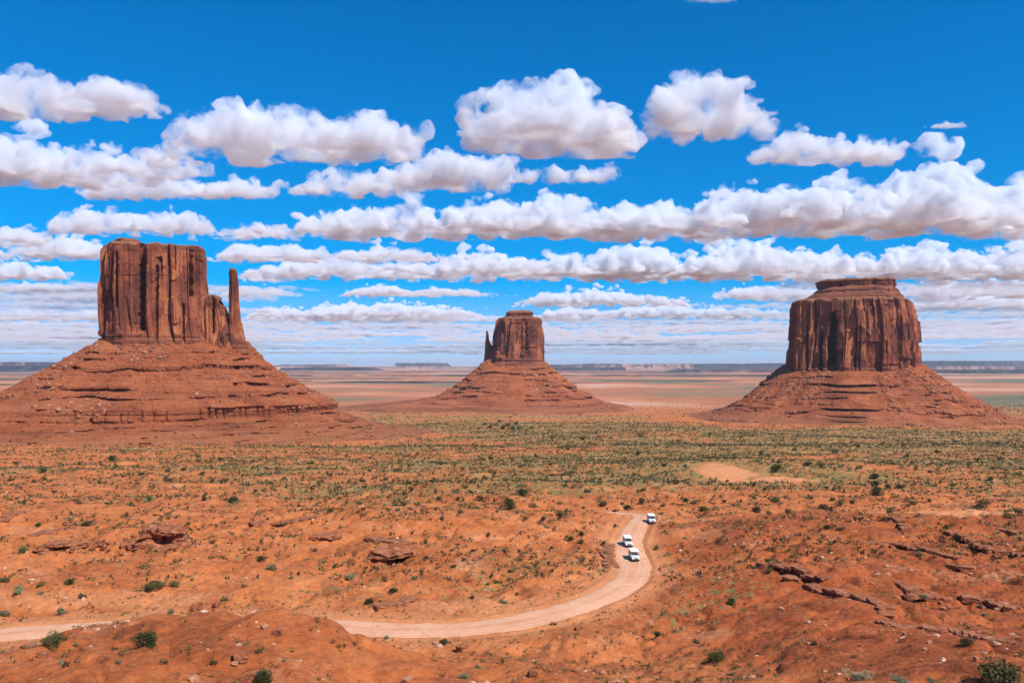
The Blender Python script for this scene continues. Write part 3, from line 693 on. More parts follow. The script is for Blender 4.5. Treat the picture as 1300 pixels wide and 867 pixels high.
mesa(330, 640, 465, 469, 21000, 3, label='low far cliff line between the left and centre buttes', wig=0.8)
mesa(498, 566, 459.5, 466, 27000, 4, mat=M_MESA_SHADE, depth=2500, label='small dark mesa on the horizon left of the centre butte')
mesa(690, 890, 461, 470, 19000, 5, label='far pale pink cliffs right of the centre butte', wig=0.9)
mesa(830, 1020, 460.5, 470, 20000, 6, mat=M_MESA_SHADE, label='far blue plateau left of the right butte')
mesa(860, 1010, 468, 477, 12500, 7, depth=900, label='low pink domed hills in front of the blue plateau', wig=0.9)
mesa(1140, 1460, 457.5, 471, 20000, 8, mat=M_MESA_SHADE, label='far blue plateau at the right horizon')
mesa(1150, 1420, 463.8, 474, 14500, 9, depth=900, label='pale pink cliffs below the right plateau', wig=0.9)
mesa(1225, 1318, 468.5, 479, 11000, 10, mat=M_MESA_SHADE, depth=900, label='dark hills on the plain at the right', wig=0.9)

mesa(350, 470, 466, 471, 16500, 11, mat=M_MESA_SHADE, depth=1500, label='dark low rise on the plain left of the centre butte', wig=0.9)
mesa(700, 800, 466, 471, 16000, 12, mat=M_MESA_SHADE, depth=1500, label='dark low rise on the plain behind the centre butte', wig=0.9)
mesa(-150, 95, 463, 471, 14500, 13, mat=M_MESA_SHADE, depth=1500, label='dark low rise below the left mesa', wig=0.9)

def haze():
    m = bpy.data.materials.new('air'); m.use_nodes = True; nt = m.node_tree; nt.nodes.clear()
    out = nt.nodes.new('ShaderNodeOutputMaterial'); v = nt.nodes.new('ShaderNodeVolumePrincipled')
    v.inputs['Color'].default_value = (0.66, 0.82, 1.0, 1); v.inputs['Density'].default_value = 2.2e-5; v.inputs['Anisotropy'].default_value = 0.1
    nt.links.new(v.outputs[0], out.inputs['Volume'])
    m.cycles.homogeneous_volume = True
    a, b, c0, c1, z0, z1 = -47000, 47000, -2000, 47000, -160, 215
    V = np.array([(x, y, z) for z in (z0, z1) for y in (c0, c1) for x in (a, b)], float)
    Fc = np.array([(0, 2, 3, 1), (4, 5, 7, 6), (0, 1, 5, 4), (2, 6, 7, 3), (0, 4, 6, 2), (1, 3, 7, 5)])
    tag(mesh_np('haze', V, Fc, m), 'thin blue desert air', None, None, 'stuff')
haze()
# ------------------------------------------------------------------ rock ledges, overhanging outcrops, boulders
def block_mesh(segs, r):
    """a jittered subdivided block, unit size"""
    import bmesh
    bm = bmesh.new(); bmesh.ops.create_cube(bm, size=1.0); bmesh.ops.subdivide_edges(bm, edges=bm.edges[:], cuts=segs, use_grid_fill=True)
    V = np.array([v.co[:] for v in bm.verts]); Fc = np.array([[v.index for v in f.verts] for f in bm.faces]); bm.free(); return V, Fc
BLK = block_mesh(3, None)
def blocks(name, items, mat, seed):
    """items: (x, y, z, length, depth, height, yaw, tilt)"""
    r = np.random.default_rng(seed); Vs, Fs, k = [], [], 0
    V0, F0 = BLK
    for x, y, z, l, d, h, yaw, tilt in items:
        V = V0.copy(); q = np.abs(V).max(1, keepdims=True); rad = np.linalg.norm(V, axis=1, keepdims=True)
        V = V * (1 - 0.22 * np.clip(rad / np.sqrt(3) * 2 - 0.72, 0, 1))            # knock the corners off
        V = V * np.array([l, d, h])
        o = r.uniform(0, 50, 3); n = fbm3((V[:, 0] + o[0]) / (0.5 * h + 0.3), (V[:, 1] + o[1]) / (0.5 * h + 0.3), (V[:, 2] + o[2]) / (0.25 * h + 0.15), 3, seed)
        V = V * (1 + 0.22 * n[:, None]) + 0.05 * h * r.normal(size=V.shape)
        V[:, 2] += V[:, 0] * tilt
        c, s = math.cos(yaw), math.sin(yaw)
        V = np.stack([x + V[:, 0] * c - V[:, 1] * s, y + V[:, 0] * s + V[:, 1] * c, z + V[:, 2]], 1)
        Vs.append(V); Fs.append(F0 + k); k += len(V)
    V = np.concatenate(Vs); org = np.array([V[:, 0].mean(), V[:, 1].mean(), V[:, 2].min()])
    o = mesh_np(name, V - org, np.concatenate(Fs), mat, attrs={'tint': np.zeros(len(V))}); o.location = org
    return o
def ledge(pts, hgt, label, seed, cover=0.85, big=1.0):
    cover = max(cover, 0.9) if len(pts) >= 5 else 1.0
    P = hit([p[0] for p in pts], [p[1] for p in pts], 400); Q = smooth_line(P[:, :2], 200)
    L = np.concatenate([[0], np.cumsum(np.hypot(*np.diff(Q, axis=0).T))]); r = np.random.default_rng(seed); s = 0; it = []
    while s < L[-1]:
        l = r.uniform(0.9, 2.6) * big
        gap_ = 1.0 if r.random() < cover else 0.45
        if True:
            i = min(int(np.searchsorted(L, s + l / 2)), len(Q) - 2); x, y = Q[i]; t = Q[i + 1] - Q[i]
            h = hgt * r.uniform(0.6, 1.35) * gap_; yw = math.atan2(t[1], t[0]) + r.uniform(-0.25, 0.25)
            z = ground_z(np.array([x + 0.6]), np.array([y + 0.9]))[0]
            it.append((x + r.uniform(-.3, .3), y + 0.7 + r.uniform(-.3, .3), z + 0.02 - h * 0.22, l * 1.2, r.uniform(1.4, 2.6) * big, h, yw, r.uniform(-.06, .06)))
            if r.random() < 0.35:                                                  # a fallen piece below the lip
                f = r.uniform(0.2, 0.55) * big; xx, yy = x - t[1] * 0 + r.uniform(-1, .5), y - r.uniform(1.0, 2.6)
                it.append((xx, yy, ground_z(np.array([xx]), np.array([yy]))[0] + f * 0.2, f * 1.3, f, f * 0.7, r.uniform(0, 3), 0))
        s += l
    tag(blocks('rock_ledge', it, M_ROCK, seed), label, 'rock ledge', 'broken rock ledges on the red slope')
LEDGE_TXT = ['topmost long thin rock ledge crossing the red slope right of the road bend', 'short broken rock ledge nearest the road on the right hand slope',
             'rock ledge curving down the middle of the red right hand slope', 'lowest rock ledge running off the right edge above the corner bush',
             'thick undercut rock ledge zigzagging to the right edge at mid slope', 'upper dark ledge at the right edge below the pale sand flat']
for j, L in enumerate(SCARPS_PX):
    ledge([p for p in L if p[0] < 1335], (0.65, 0.65, 0.65, 0.75, 0.95, 0.8)[j], LEDGE_TXT[j], 300 + j, (0.8, 1.0, 0.9, 0.85, 0.95, 0.8)[j])
ledge([(1134, 657), (1143, 663), (1152, 670)], 0.8, 'short dark ledge at the crest just below the pale sand flat', 311, 0.95, 1.2)
ledge([(1258, 669), (1275, 674), (1300, 678)], 0.8, 'dark ledge on the crest at the right edge', 312, 0.95, 1.2)
ledge([(1208, 720), (1225, 723), (1240, 722)], 0.5, 'small isolated ledge in the middle of the right hand slope', 313, 0.9)
ledge([(43, 681), (60, 676), (78, 668), (95, 665)], 1.2, 'dark slanting ledge at far left above the boulder pile', 314, 1.0, 1.5)
ledge([(0, 664), (10, 657), (22, 651)], 1.1, 'rough ledge at the left edge of the red flat', 315, 1.0, 1.5)
ledge([(470, 686), (490, 687), (512, 689)], 0.9, 'flat slab ledge just above the right hand overhanging rock', 316, 1.0, 1.8)
ledge([(478, 776), (498, 770), (521, 763)], 0.7, 'low crumbling ledge beside the road left of its bend', 317, 0.8, 1.2)
ledge([(1000, 736), (1030, 739)], 0.5, 'two small rocks of a ledge end on the red slope', 318, 0.9)
ledge([(775, 690), (772, 703), (776, 718)], 0.6, 'rough red rock edging the left side of the road beside the trucks', 319, 0.8, 1.2)
ledge([(300, 668), (340, 663), (390, 660)], 0.7, 'faint ledge on the flat between the two overhanging rocks', 320, 0.6, 1.5)
ledge([(395, 683), (430, 684)], 0.8, 'ledge of red rock left of the right hand overhanging rock', 321, 0.8, 1.5)

RUB = []
def overhang(px, py, wpx, hpx, label, seed, dirn=0.0):
    """a wind-cut outcrop: broad cap slab over a deep hollow that faces the viewer's right"""
    p = hit([px], [py], 400)[0]; m = p[1] / F; W = wpx * m / 2; H = hpx * m * 0.78
    nz, nt = 46, 130; th = np.linspace(0, 2 * np.pi, nt, endpoint=False); q = np.linspace(0, 1, nz)
    TH, Q = np.meshgrid(th, q)
    prof = np.interp(Q, [0, 0.1, 0.30, 0.42, 0.55, 0.66, 0.72, 0.82, 0.92, 1.0], [1.30, 1.22, 1.12, 1.06, 1.03, 1.0, 0.98, 0.92, 0.84, 0.70])
    cut = np.exp(-((np.angle(np.exp(1j * (TH - (1.62 * np.pi + dirn)))) / 0.62) ** 2))
    prof = prof - 1.0 * cut * np.exp(-((Q - 0.34) / 0.30) ** 4) + 0.06 * cut * (Q > 0.65)
    prof = prof * (1 + 0.22 * fbm2(np.cos(TH) * 1.3 + seed, np.sin(TH) * 1.3 + Q * 0.5, 3, seed + 9))
    c, s = np.cos(TH), np.sin(TH)
    X = W * prof * np.sign(c) * np.abs(c) ** 0.8; Y = W * 0.8 * prof * np.sign(s) * np.abs(s) ** 0.8; Z = H * Q + 0 * X
    n = fbm3(X / 1.6, Y / 1.6, Z / 0.55, 4, seed); st = hash1(np.floor(Z / 0.42 + 0.3 * pn2(TH * 2, Z)), seed) - 0.5
    k = 1 + 0.24 * n + 0.16 * st
    X = X * k; Y = Y * k; Z = Z + 0.30 * H * fbm2(X / 3.0, Y / 3.0, 4, seed) * Q
    V = [np.stack([X.ravel(), Y.ravel(), Z.ravel()], 1)]; idx = [np.arange(nt) + (nz - 1) * nt]; base = nz * nt
    for f_ in (0.9, 0.7, 0.45, 0.2, 0.03):
        x, y = X[-1] * f_, Y[-1] * f_
        V.append(np.stack([x, y, Z[-1] * f_ + Z[-1].mean() * (1 - f_) + 0.10 * H * fbm2(x / 2, y / 2, 3, seed + 4)], 1)); idx.append(base + np.arange(nt)); base += nt
    idx = np.array(idx); A, B = idx[:-1], idx[1:]
    Fc = np.concatenate([grid_faces(nz, nt, True), np.stack([A, B, np.roll(B, -1, 1), np.roll(A, -1, 1)], -1).reshape(-1, 4)])
    V = np.concatenate(V)
    o = mesh_np('rock_outcrop', V, Fc[:, ::-1], M_ROCK, attrs={'tint': np.zeros(len(V))}); o.location = (p[0], p[1] + W * 0.5, p[2] - 0.35)
    tag(o, label, 'rock outcrop', 'wind hollowed rock outcrops')
    rr_ = np.random.default_rng(seed + 50); n_ = 70
    xx = p[0] + W * rr_.normal(0, 1.3, n_); yy = p[1] + W * (0.1 + rr_.normal(0, 0.8, n_))
    RUB.append((np.stack([xx, yy, ground_z(xx, yy)], 1), 0.10 + 0.75 * rr_.random(n_) ** 4))
overhang(200, 693, 56, 30, 'tall red outcrop with a black hollow on its right, left side of the flat', 401, 0.22)
overhang(498, 716, 60, 22, 'low red outcrop with a black overhang, left of the road bend', 402, 0.10)
overhang(70, 699, 46, 13, 'low broken outcrop at far left beside the boulder pile', 403, 0.0)
overhang(1168, 764, 30, 12, 'small undercut outcrop at the corner of the thick ledge', 404, -0.5)

tag(rubble('rubble', np.concatenate([q_[0] for q_ in RUB]), np.concatenate([q_[1] for q_ in RUB]), M_ROCK, None, 450), 'broken red rubble strewn around the hollowed outcrops', None, None, 'stuff')

def boulder(px, py, wpx, label, seed, group=None, mat=None):
    r = np.random.default_rng(seed); p = hit([px], [py], 900)[0]; w = wpx * p[1] / F
    o = blocks('boulder', [(0, 0, 0, w, w * r.uniform(.6, .9), w * r.uniform(.45, .75), r.uniform(0, 3), r.uniform(-.2, .2))], mat or M_ROCK, seed)
    o.location = (p[0], p[1], p[2] - 0.12 * w); tag(o, label, 'boulder', group)
for j, (a, b, w) in enumerate([(88, 694, 9), (97, 691, 11), (105, 696, 10), (113, 692, 9), (119, 697, 8), (126, 693, 10), (132, 698, 8), (101, 686, 7), (116, 687, 6), (92, 700, 7), (158, 694, 9), (166, 696, 10), (162, 689, 7), (172, 692, 8)]):
    boulder(a, b, w, 'blocky red boulder of the pile left of the tall hollowed outcrop', 500 + j, 'boulders piled left of the tall outcrop')
boulder(305, 839, 17, 'dark flat topped boulder on the near red mound', 520)
boulder(299, 843, 8, 'pale stone lying beside the dark flat topped boulder', 521, None, M_STONE)
boulder(352, 806, 12, 'red boulder in the gully at the right end of the near mound', 522)
boulder(250, 775, 13, 'weathered rock on the crest of the near red mound', 523)
boulder(275, 771, 10, 'small rock right along the crest of the near mound', 524)
boulder(54, 833, 11, 'squat rock low on the near mound at far left', 525)
boulder(735, 799, 9, 'rock on the little red knoll just below the road', 526)
boulder(586, 826, 13, 'dark red rock on the flat below the road', 527)
boulder(676, 858, 12, 'red rock at the bottom centre of the flat', 528)
for j, (a, b, w) in enumerate([(1180, 817, 6), (1174, 825, 5), (1240, 838, 6), (1170, 840, 5), (1157, 820, 4), (1148, 806, 5), (1092, 820, 4), (1119, 802, 5), (1130, 794, 5), (868, 800, 5), (868, 713, 5), (861, 709, 4)]):
    boulder(a, b, w, 'small pale stone lying on the red right hand slope', 540 + j, 'pale stones on the right hand slope', M_STONE)

# gravel and loose stones over the near ground
def scatter_ground(n, y0, y1, seed, f=None, spread=1.0, road=5.0):
    r = np.random.default_rng(seed); y = np.sqrt(r.uniform(y0 ** 2, y1 ** 2, n)); x = y * r.uniform(-spread, spread, n)
    keep = np.ones(n, bool)
    if f is not None: keep &= r.random(n) < f(x, y)
    x, y = x[keep], y[keep]; d, _ = road_dist(x, y); m = d > road; x, y = x[m], y[m]
    return np.stack([x, y, ground_z(x, y)], 1)
P_ = scatter_ground(36000, 38, 330, 91, lambda x, y: np.clip(0.15 + 1.3 * fbm2(x / 9, y / 9, 3, 71) + 0.25 * (1 - sstep(120, 260, y)), 0.04, 1))
r_ = np.random.default_rng(93); s_ = 0.05 + 0.55 * r_.random(len(P_)) ** 9 + 0.10 * r_.random(len(P_)) ** 2
tag(rubble('gravel', P_, s_, M_STONE, None, 95, r_.random(len(P_)) ** 4 * 0.9), 'loose stones and gravel over the red ground', None, None, 'stuff')
# ------------------------------------------------------------------ bushes
LEAF = {
 'green': m_leaf('dark_green_leaf', (0.030, 0.036, 0.011), (0.080, 0.082, 0.024)),
 'olive': m_leaf('olive_leaf', (0.065, 0.062, 0.020), (0.15, 0.135, 0.045)),
 'sage': m_leaf('sage_leaf', (0.125, 0.135, 0.070), (0.22, 0.225, 0.12)),
 'dry': m_leaf('dry_straw_leaf', (0.24, 0.19, 0.10), (0.40, 0.33, 0.19)),
}
M_STEM = m_plain('woody_stem', (0.13, 0.085, 0.055), 0.9, 0, 0.1)
def bush_arrays(seed, nleaf, lobes=7, size=0.085, squat=0.85, open_=0.0):
    """leaves of a bush of radius 1 standing on z = 0"""
    r = np.random.default_rng(seed)
    c = np.stack([r.normal(0, 0.38, lobes), r.normal(0, 0.38, lobes), r.uniform(0.25, 1.0, lobes) * squat], 1); rad = r.uniform(0.28, 0.5, lobes)
    c[0] = (0, 0, 0.45 * squat); rad[0] = 0.55
    i = r.integers(0, lobes, nleaf); v = r.normal(size=(nleaf, 3)); v /= np.linalg.norm(v, axis=1)[:, None]
    P = c[i] + v * (rad[i] * (0.45 + 0.55 * r.random(nleaf) ** 0.5) * (1 + open_ * r.normal(size=nleaf)))[:, None]
    P[:, 2] = np.abs(P[:, 2]) * 0.98 + 0.02
    a = r.normal(size=(nleaf, 3)) + v * 0.6 + np.array([0, 0, 0.5]); a /= np.linalg.norm(a, axis=1)[:, None]
    b = np.cross(a, r.normal(size=(nleaf, 3))); b /= np.linalg.norm(b, axis=1)[:, None]
    l = size * r.uniform(0.6, 1.5, (nleaf, 1)); w = l * 0.5
    V = np.stack([P - b * w, P + a * l * 0.5 - b * w * 0.2, P + a * l + b * w * 0.3, P + b * w], 1).reshape(-1, 3)
    return V, np.arange(nleaf * 4).reshape(-1, 4)
def stem_arrays(seed, n=7):
    r = np.random.default_rng(seed); Vs, Fs, k = [], [], 0
    for i in range(n):
        d = np.array([r.normal(0, 0.45), r.normal(0, 0.45), 0.8]); p0 = np.array([r.normal(0, 0.05), r.normal(0, 0.05), -0.05]); rings = []
        for j, t in enumerate((0, 0.5, 1.0)):
            c = p0 + d * t + np.array([0.06, -0.05, 0]) * math.sin(t * 3 + i); w = 0.05 * (1 - 0.75 * t)
            rings.append([c + w * np.array([math.cos(q), math.sin(q), 0]) for q in (0, 1.257, 2.513, 3.77, 5.027)])
        Vs.append(np.array(rings).reshape(-1, 3)); Fs.append(grid_faces(3, 5, True) + k); k += 15
    return np.concatenate(Vs), np.concatenate(Fs)
def rot_scale(V, s, h, a):
    c, n = math.cos(a), math.sin(a); return np.stack([(V[:, 0] * c - V[:, 1] * n) * s, (V[:, 0] * n + V[:, 1] * c) * s, V[:, 2] * h], 1)
BUSH_NEAR = {k: [mesh_np('proto', *bush_arrays(700 + 10 * i + j, 2600, 10, 0.075, 0.9, 0.12), LEAF[k]) for j in range(2)] for i, k in enumerate(LEAF)}
BUSH_FAR = {k: [mesh_np('proto', *bush_arrays(800 + 10 * i + j, 420, 7, 0.16, (0.9, 0.75, 1.05, 0.85)[j]), LEAF[k]) for j in range(4)] for i, k in enumerate(LEAF)}
STEMS = [mesh_np('proto', *stem_arrays(900 + j), M_STEM) for j in range(2)]
PROTOS = [o for d in (BUSH_NEAR, BUSH_FAR) for v in d.values() for o in v] + STEMS
def bush(p, w, kind, label, group, seed, parts=False, hk=1.0, yaw=None):
    r = random.Random(seed); s = w / 2 / 0.88; yaw = r.uniform(0, 6.28) if yaw is None else yaw
    if parts:
        root = empty('bush', (p[0], p[1], p[2] - 0.03), yaw); src = BUSH_NEAR[kind][seed % 2]
        fo = src.copy(); fo.name = 'foliage'; col.objects.link(fo); fo.parent = root; fo.scale = (s, s, s * hk)
        st = STEMS[seed % 2].copy(); st.name = 'stems'; col.objects.link(st); st.parent = root; st.scale = (s, s, s * hk)
    else:
        root = BUSH_FAR[kind][seed % 4].copy(); root.name = 'bush'; col.objects.link(root)
        root.location = (p[0], p[1], p[2] - 0.04); root.rotation_euler = (0, 0, yaw); root.scale = (s * r.uniform(.9, 1.1), s * r.uniform(.9, 1.1), s * hk * r.uniform(.85, 1.15))
    tag(root, label, 'bush', group); return root
# bushes with a look or a place of their own: photo column, row of the foot, width in photo pixels, kind
SPECIAL = [
 (1276, 866, 60, 'olive', 'large leafy bush in the bottom right corner', 0.75), (184, 820, 31, 'green', 'round dark bush on the middle of the near red mound', 0.95),
 (70, 817, 27, 'olive', 'twiggy dark bush standing before the road at far left', 0.95), (334, 867, 27, 'green', 'dark bush at the bottom edge below the near mound', 1.0),
 (195, 746, 25, 'olive', 'widest olive bush on the red flat above the near mound', 0.6), (909, 839, 25, 'green', 'bright green bush at the bottom, right of centre', 0.8),
 (1090, 863, 29, 'dry', 'pale dry grey bush at the bottom edge, left of two grey green bushes', 0.6), (1142, 866, 20, 'sage', 'grey green bush at the bottom edge next to the pale dry bush', 0.7),
 (562, 818, 14, 'green', 'single dark bush just below the road at bottom centre', 0.75), (1227, 819, 17, 'green', 'dark green bush beside the lowest ledge at right', 0.85),
 (649, 646, 19, 'green', 'tallest dark bush of the clump in the middle of the flat', 1.0), (664, 629, 17, 'green', 'dark juniper just above the tallest clump bush', 0.85),
 (1115, 629, 17, 'green', 'dark green juniper beyond the pale sand flat at right', 0.95), (1112, 618, 12, 'green', 'small juniper directly behind the one beyond the sand flat', 1.0),
 (984, 599, 17, 'green', 'dark juniper at the right end of the bare orange patch', 0.9), (833, 698, 9, 'olive', 'small pointed bush right of the three white trucks', 1.2),
 (928, 768, 13, 'green', 'lone round green bush low on the red slope right of the road', 0.95), (1034, 818, 11, 'green', 'small dark bush at the middle of the lower right slope', 0.9),
 (795, 647, 12, 'green', 'dark bush just left of the upper end of the road', 0.8), (1171, 760, 14, 'sage', 'grey bush under the undercut corner of the thick ledge', 0.7),
 (500, 751, 14, 'green', 'flat dark bush below the right hand overhanging rock', 0.6), (469, 766, 13, 'green', 'round dark bush near the left end of the crumbling roadside ledge', 0.8),
 (590, 861, 14, 'sage', 'grey bush at the bottom edge just right of centre left', 0.7), (834, 807, 12, 'green', 'dark bush on the flat inside the lower road bend', 0.8),
 (638, 766, 12, 'sage', 'pale green bush just above the straight of the road', 0.6), (331, 712, 12, 'green', 'dark green bush on the flat midway between the hollowed outcrops', 0.85),
 (1183, 866, 14, 'sage', 'second grey green bush at the bottom edge, nearest the corner bush', 0.6), (960, 651, 14, 'green', 'dark bush left of a pair on the crest right of the road end', 0.85),
]
placed = []
S_P = hit([s[0] for s in SPECIAL], [s[1] for s in SPECIAL], 2500)
for j, (s, p) in enumerate(zip(SPECIAL, S_P)):
    bush(p, s[2] * p[1] / F, s[3], s[4], None, j, parts=s[2] >= 11.5, hk=s[5]); placed.append(p)
BUSHES = '''721,567,7 811,576,7 843,592,10 870,593,8 805,603,7 859,614,11 849,614,8 816,624,8 815,640,12 871,637,13 883,640,12 841,643,9 893,649,12 780,650,8 765,643,12 741,646,7 744,625,7 718,617,8 710,658,13
986,638,13 975,653,9 920,637,9 957,634,7 966,577,9 738,690,9 725,686,13 766,692,10 766,726,8 781,669,7 700,697,8 976,727,8 956,722,8 504,599,9 476,608,8 490,610,8 461,612,9 518,615,8 548,612,7 590,620,10 598,626,10
615,607,8 628,602,7 610,636,12 582,635,8 531,642,10 508,642,18 557,636,8 584,652,10 644,638,9 677,644,12 667,660,11 690,660,11 710,640,8 745,625,7 765,641,11 659,702,8 738,680,10 647,727,9 630,741,8 656,756,7 526,735,10
445,735,15 488,738,8 491,811,8 607,848,11 703,793,9 841,781,9 55,600,14 43,612,7 12,611,7 56,610,9 180,603,11 214,599,9 215,611,10 257,603,9 232,598,8 126,614,7 324,624,8 346,622,9 397,620,10 296,638,18 396,589,9 142,586,12
190,636,14 260,635,11 49,668,10 111,668,16 30,700,17 222,746,13 346,724,13 23,754,15 106,759,13 51,754,11 5,782,17 78,780,14 88,741,17 7,740,14 51,745,10 286,763,9 218,779,10 81,812,10 271,842,10 329,828,10 371,827,7 78,842,9
149,842,10 210,843,10 96,820,8 883,816,9 985,637,13 1000,652,10 892,648,11 1046,647,18 1068,641,14 1082,640,10 1056,636,9 1029,634,9 1129,651,12 1158,641,12 1110,607,15 1127,620,10 1141,620,15 1043,593,10 1024,591,12
1246,644,18 1280,657,14 1293,654,14 1180,637,9 1201,671,10 1050,671,15 1068,673,10 1258,610,10 934,849,9 929,857,9 1244,771,10 1249,781,8 872,781,8 1083,835,9 1229,798,9 395,588,6 503,599,6 471,582,6 612,584,7 623,583,8 637,568,5
740,559,9 722,570,8 810,578,7 813,555,7 608,545,6 615,540,7 622,543,8 630,541,8 638,545,9 645,542,8 652,546,9 660,545,8 668,547,7 675,544,6 655,538,6 634,536,6 700,557,6 690,553,5 757,549,6 775,557,6 860,560,6 905,566,7 940,556,6
1010,572,8 1060,575,8 1090,568,7 1150,580,8 1190,575,9 1230,590,8 1270,584,8 1180,600,9 1210,617,9 1090,595,9 700,590,8 680,580,7 660,594,7 560,590,7 530,577,6 585,570,6 440,580,7 420,604,8 455,640,9 420,650,9 380,645,8 360,668,9
400,700,9 425,720,9 370,735,8 310,745,8 270,690,9 240,665,8 160,655,9 135,640,8 100,640,9 70,625,8 30,640,10 300,610,8 280,585,7 340,596,7 250,580,7 100,590,8 20,590,8 560,660,9 540,690,8 600,700,8 620,680,8 575,720,9 600,760,8'''
pts = [tuple(float(v) for v in q.split(',')) for q in BUSHES.split()]
B_P = hit([q[0] for q in pts], [q[1] for q in pts], 2500)
ZONES = [(lambda q: q[1] < 562, 'tiny dark bush among those dotted before the centre butte', 'bushes dotted before the centre butte'),
         (lambda q: q[1] < 665 and q[0] >= 830, 'dark desert bush on the green flat right of the road end', 'bushes on the green flat right of the road'),
         (lambda q: q[1] < 665 and q[0] >= 430, 'dark desert bush on the flat beyond and left of the road bend', 'bushes on the middle flat'),
         (lambda q: q[1] < 665, 'dark bush on the flat at the foot of the mitten shaped butte', 'bushes at the foot of the left butte'),
         (lambda q: q[0] >= 840, 'small bush on the red slope right of the road', 'bushes on the right hand slope'),
         (lambda q: q[1] < 795, 'small bush on the red flat between the near mound and the hollowed outcrops', 'bushes on the red flat left of the road'),
         (lambda q: True, 'small tuft like bush on the near red ground below the road', 'tufts on the near red ground')]
def zone(q):
    for f, l, g in ZONES:
        if f(q): return l, g
r9 = random.Random(31)
for j, (q, p) in enumerate(zip(pts, B_P)):
    l, g = zone(q); bush(p, q[2] * p[1] / F, r9.choice(['green', 'green', 'green', 'olive', 'olive'] if q[1] < 700 else ['green', 'olive', 'olive', 'sage']), l, g, 1000 + j, hk=r9.uniform(0.65, 0.95)); placed.append(p)
n_ind = len(SPECIAL) + len(pts)
for o in PROTOS: pass

# the uncountable low scrub and grass: many small clumps in one mesh
def m_scrub():
    k = NT('low_scrub', 0.85, 0.1)
    t = k.attr('tint')
    c = k.ramp(t, [(0.0, (0.030, 0.034, 0.014)), (0.3, (0.075, 0.072, 0.030)), (0.55, (0.15, 0.145, 0.062)), (0.78, (0.23, 0.215, 0.10)), (1.0, (0.37, 0.29, 0.13))])
    k.colour(c); return k.m
M_SCRUB = m_scrub()
def scrub(P, w, tint, nleaf, seed, name, label):
    r = np.random.default_rng(seed); n = len(P); nv = 14; protos = []
    for j in range(nv): protos.append(bush_arrays(950 + j + seed, nleaf, 5, 0.9 / math.sqrt(nleaf) * 1.6, r.uniform(0.45, 0.9), 0.1)[0])
    PR = np.array(protos); i = r.integers(0, nv, n); a = r.uniform(0, 6.28, n); c, s = np.cos(a)[:, None], np.sin(a)[:, None]
    V = PR[i] * (w / 1.76)[:, None, None]
    V = np.stack([V[..., 0] * c - V[..., 1] * s, V[..., 0] * s + V[..., 1] * c, V[..., 2]], -1) + P[:, None, :]
    Fc = np.arange(n * nleaf * 4).reshape(-1, 4)
    return tag(mesh_np(name, V.reshape(-1, 3), Fc, M_SCRUB, attrs={'tint': np.repeat(tint, nleaf * 4)}), label, None, None, 'stuff')
def vegf(x, y):
    return np.clip(0.26 + 1.2 * fbm2(x / 30, y / 30, 4, 12) + 0.7 * fbm2(x / 160, y / 160, 4, 14) + 0.7 * fbm2(x / 7, y / 7, 2, 113) + 0.5 * np.exp(-(fbm2(x / 40, y / 40, 3, 8) / 0.10) ** 2) + 0.22 * sstep(200, 300, y) + 0.35 * sstep(200, 330, y) * sstep(-0.7, 0.2, x / y) - 0.15 * (1 - sstep(100, 150, y)), 0.03, 1)
def sandy(x, y):
    m = np.ones(x.shape)
    for a, b, rx, ry, am in SAND: m *= 1 - am * (1 - sstep(0.8, 1.2, np.hypot((x - a) / rx, (y - b) / ry)))
    return m
r8 = np.random.default_rng(77)
for (n, y0, y1, nl, wmin, wmax, pw, nm) in ((28000, 40, 150, 22, 0.16, 0.85, 3.0, 1), (80000, 150, 330, 11, 0.30, 1.5, 2.6, 2), (115000, 210, 760, 7, 0.6, 2.6, 2.8, 3), (110000, 700, 1300, 5, 0.7, 3.4, 2.8, 4), (70000, 1200, 2300, 4, 0.9, 4.5, 3.0, 5)):
    P = scatter_ground(n, y0, y1, 100 + nm, lambda x, y: vegf(x, y) * sandy(x, y) * (1 - 0.8 * apron(x, y)) * (1 - 0.85 * sstep(y1 * 0.55, y1 * 0.98, y) * (nm == 2)) * (sstep(y0, y0 * 1.5, y) if nm == 3 else 1), 0.90, 4.8)
    w = wmin + (wmax - wmin) * r8.random(len(P)) ** pw
    t = np.clip(r8.normal(0.62, 0.22, len(P)) - 0.36 * (w > 0.5 * wmax) + 0.25 * fbm2(P[:, 0] / 50, P[:, 1] / 50, 3, 55), 0, 1)
    P[:, 2] -= 0.03
    scrub(P, w, t, nl, 120 + nm, 'scrub', 'low desert scrub and dry grass tufts over the ground')
for o in PROTOS: bpy.data.objects.remove(o)
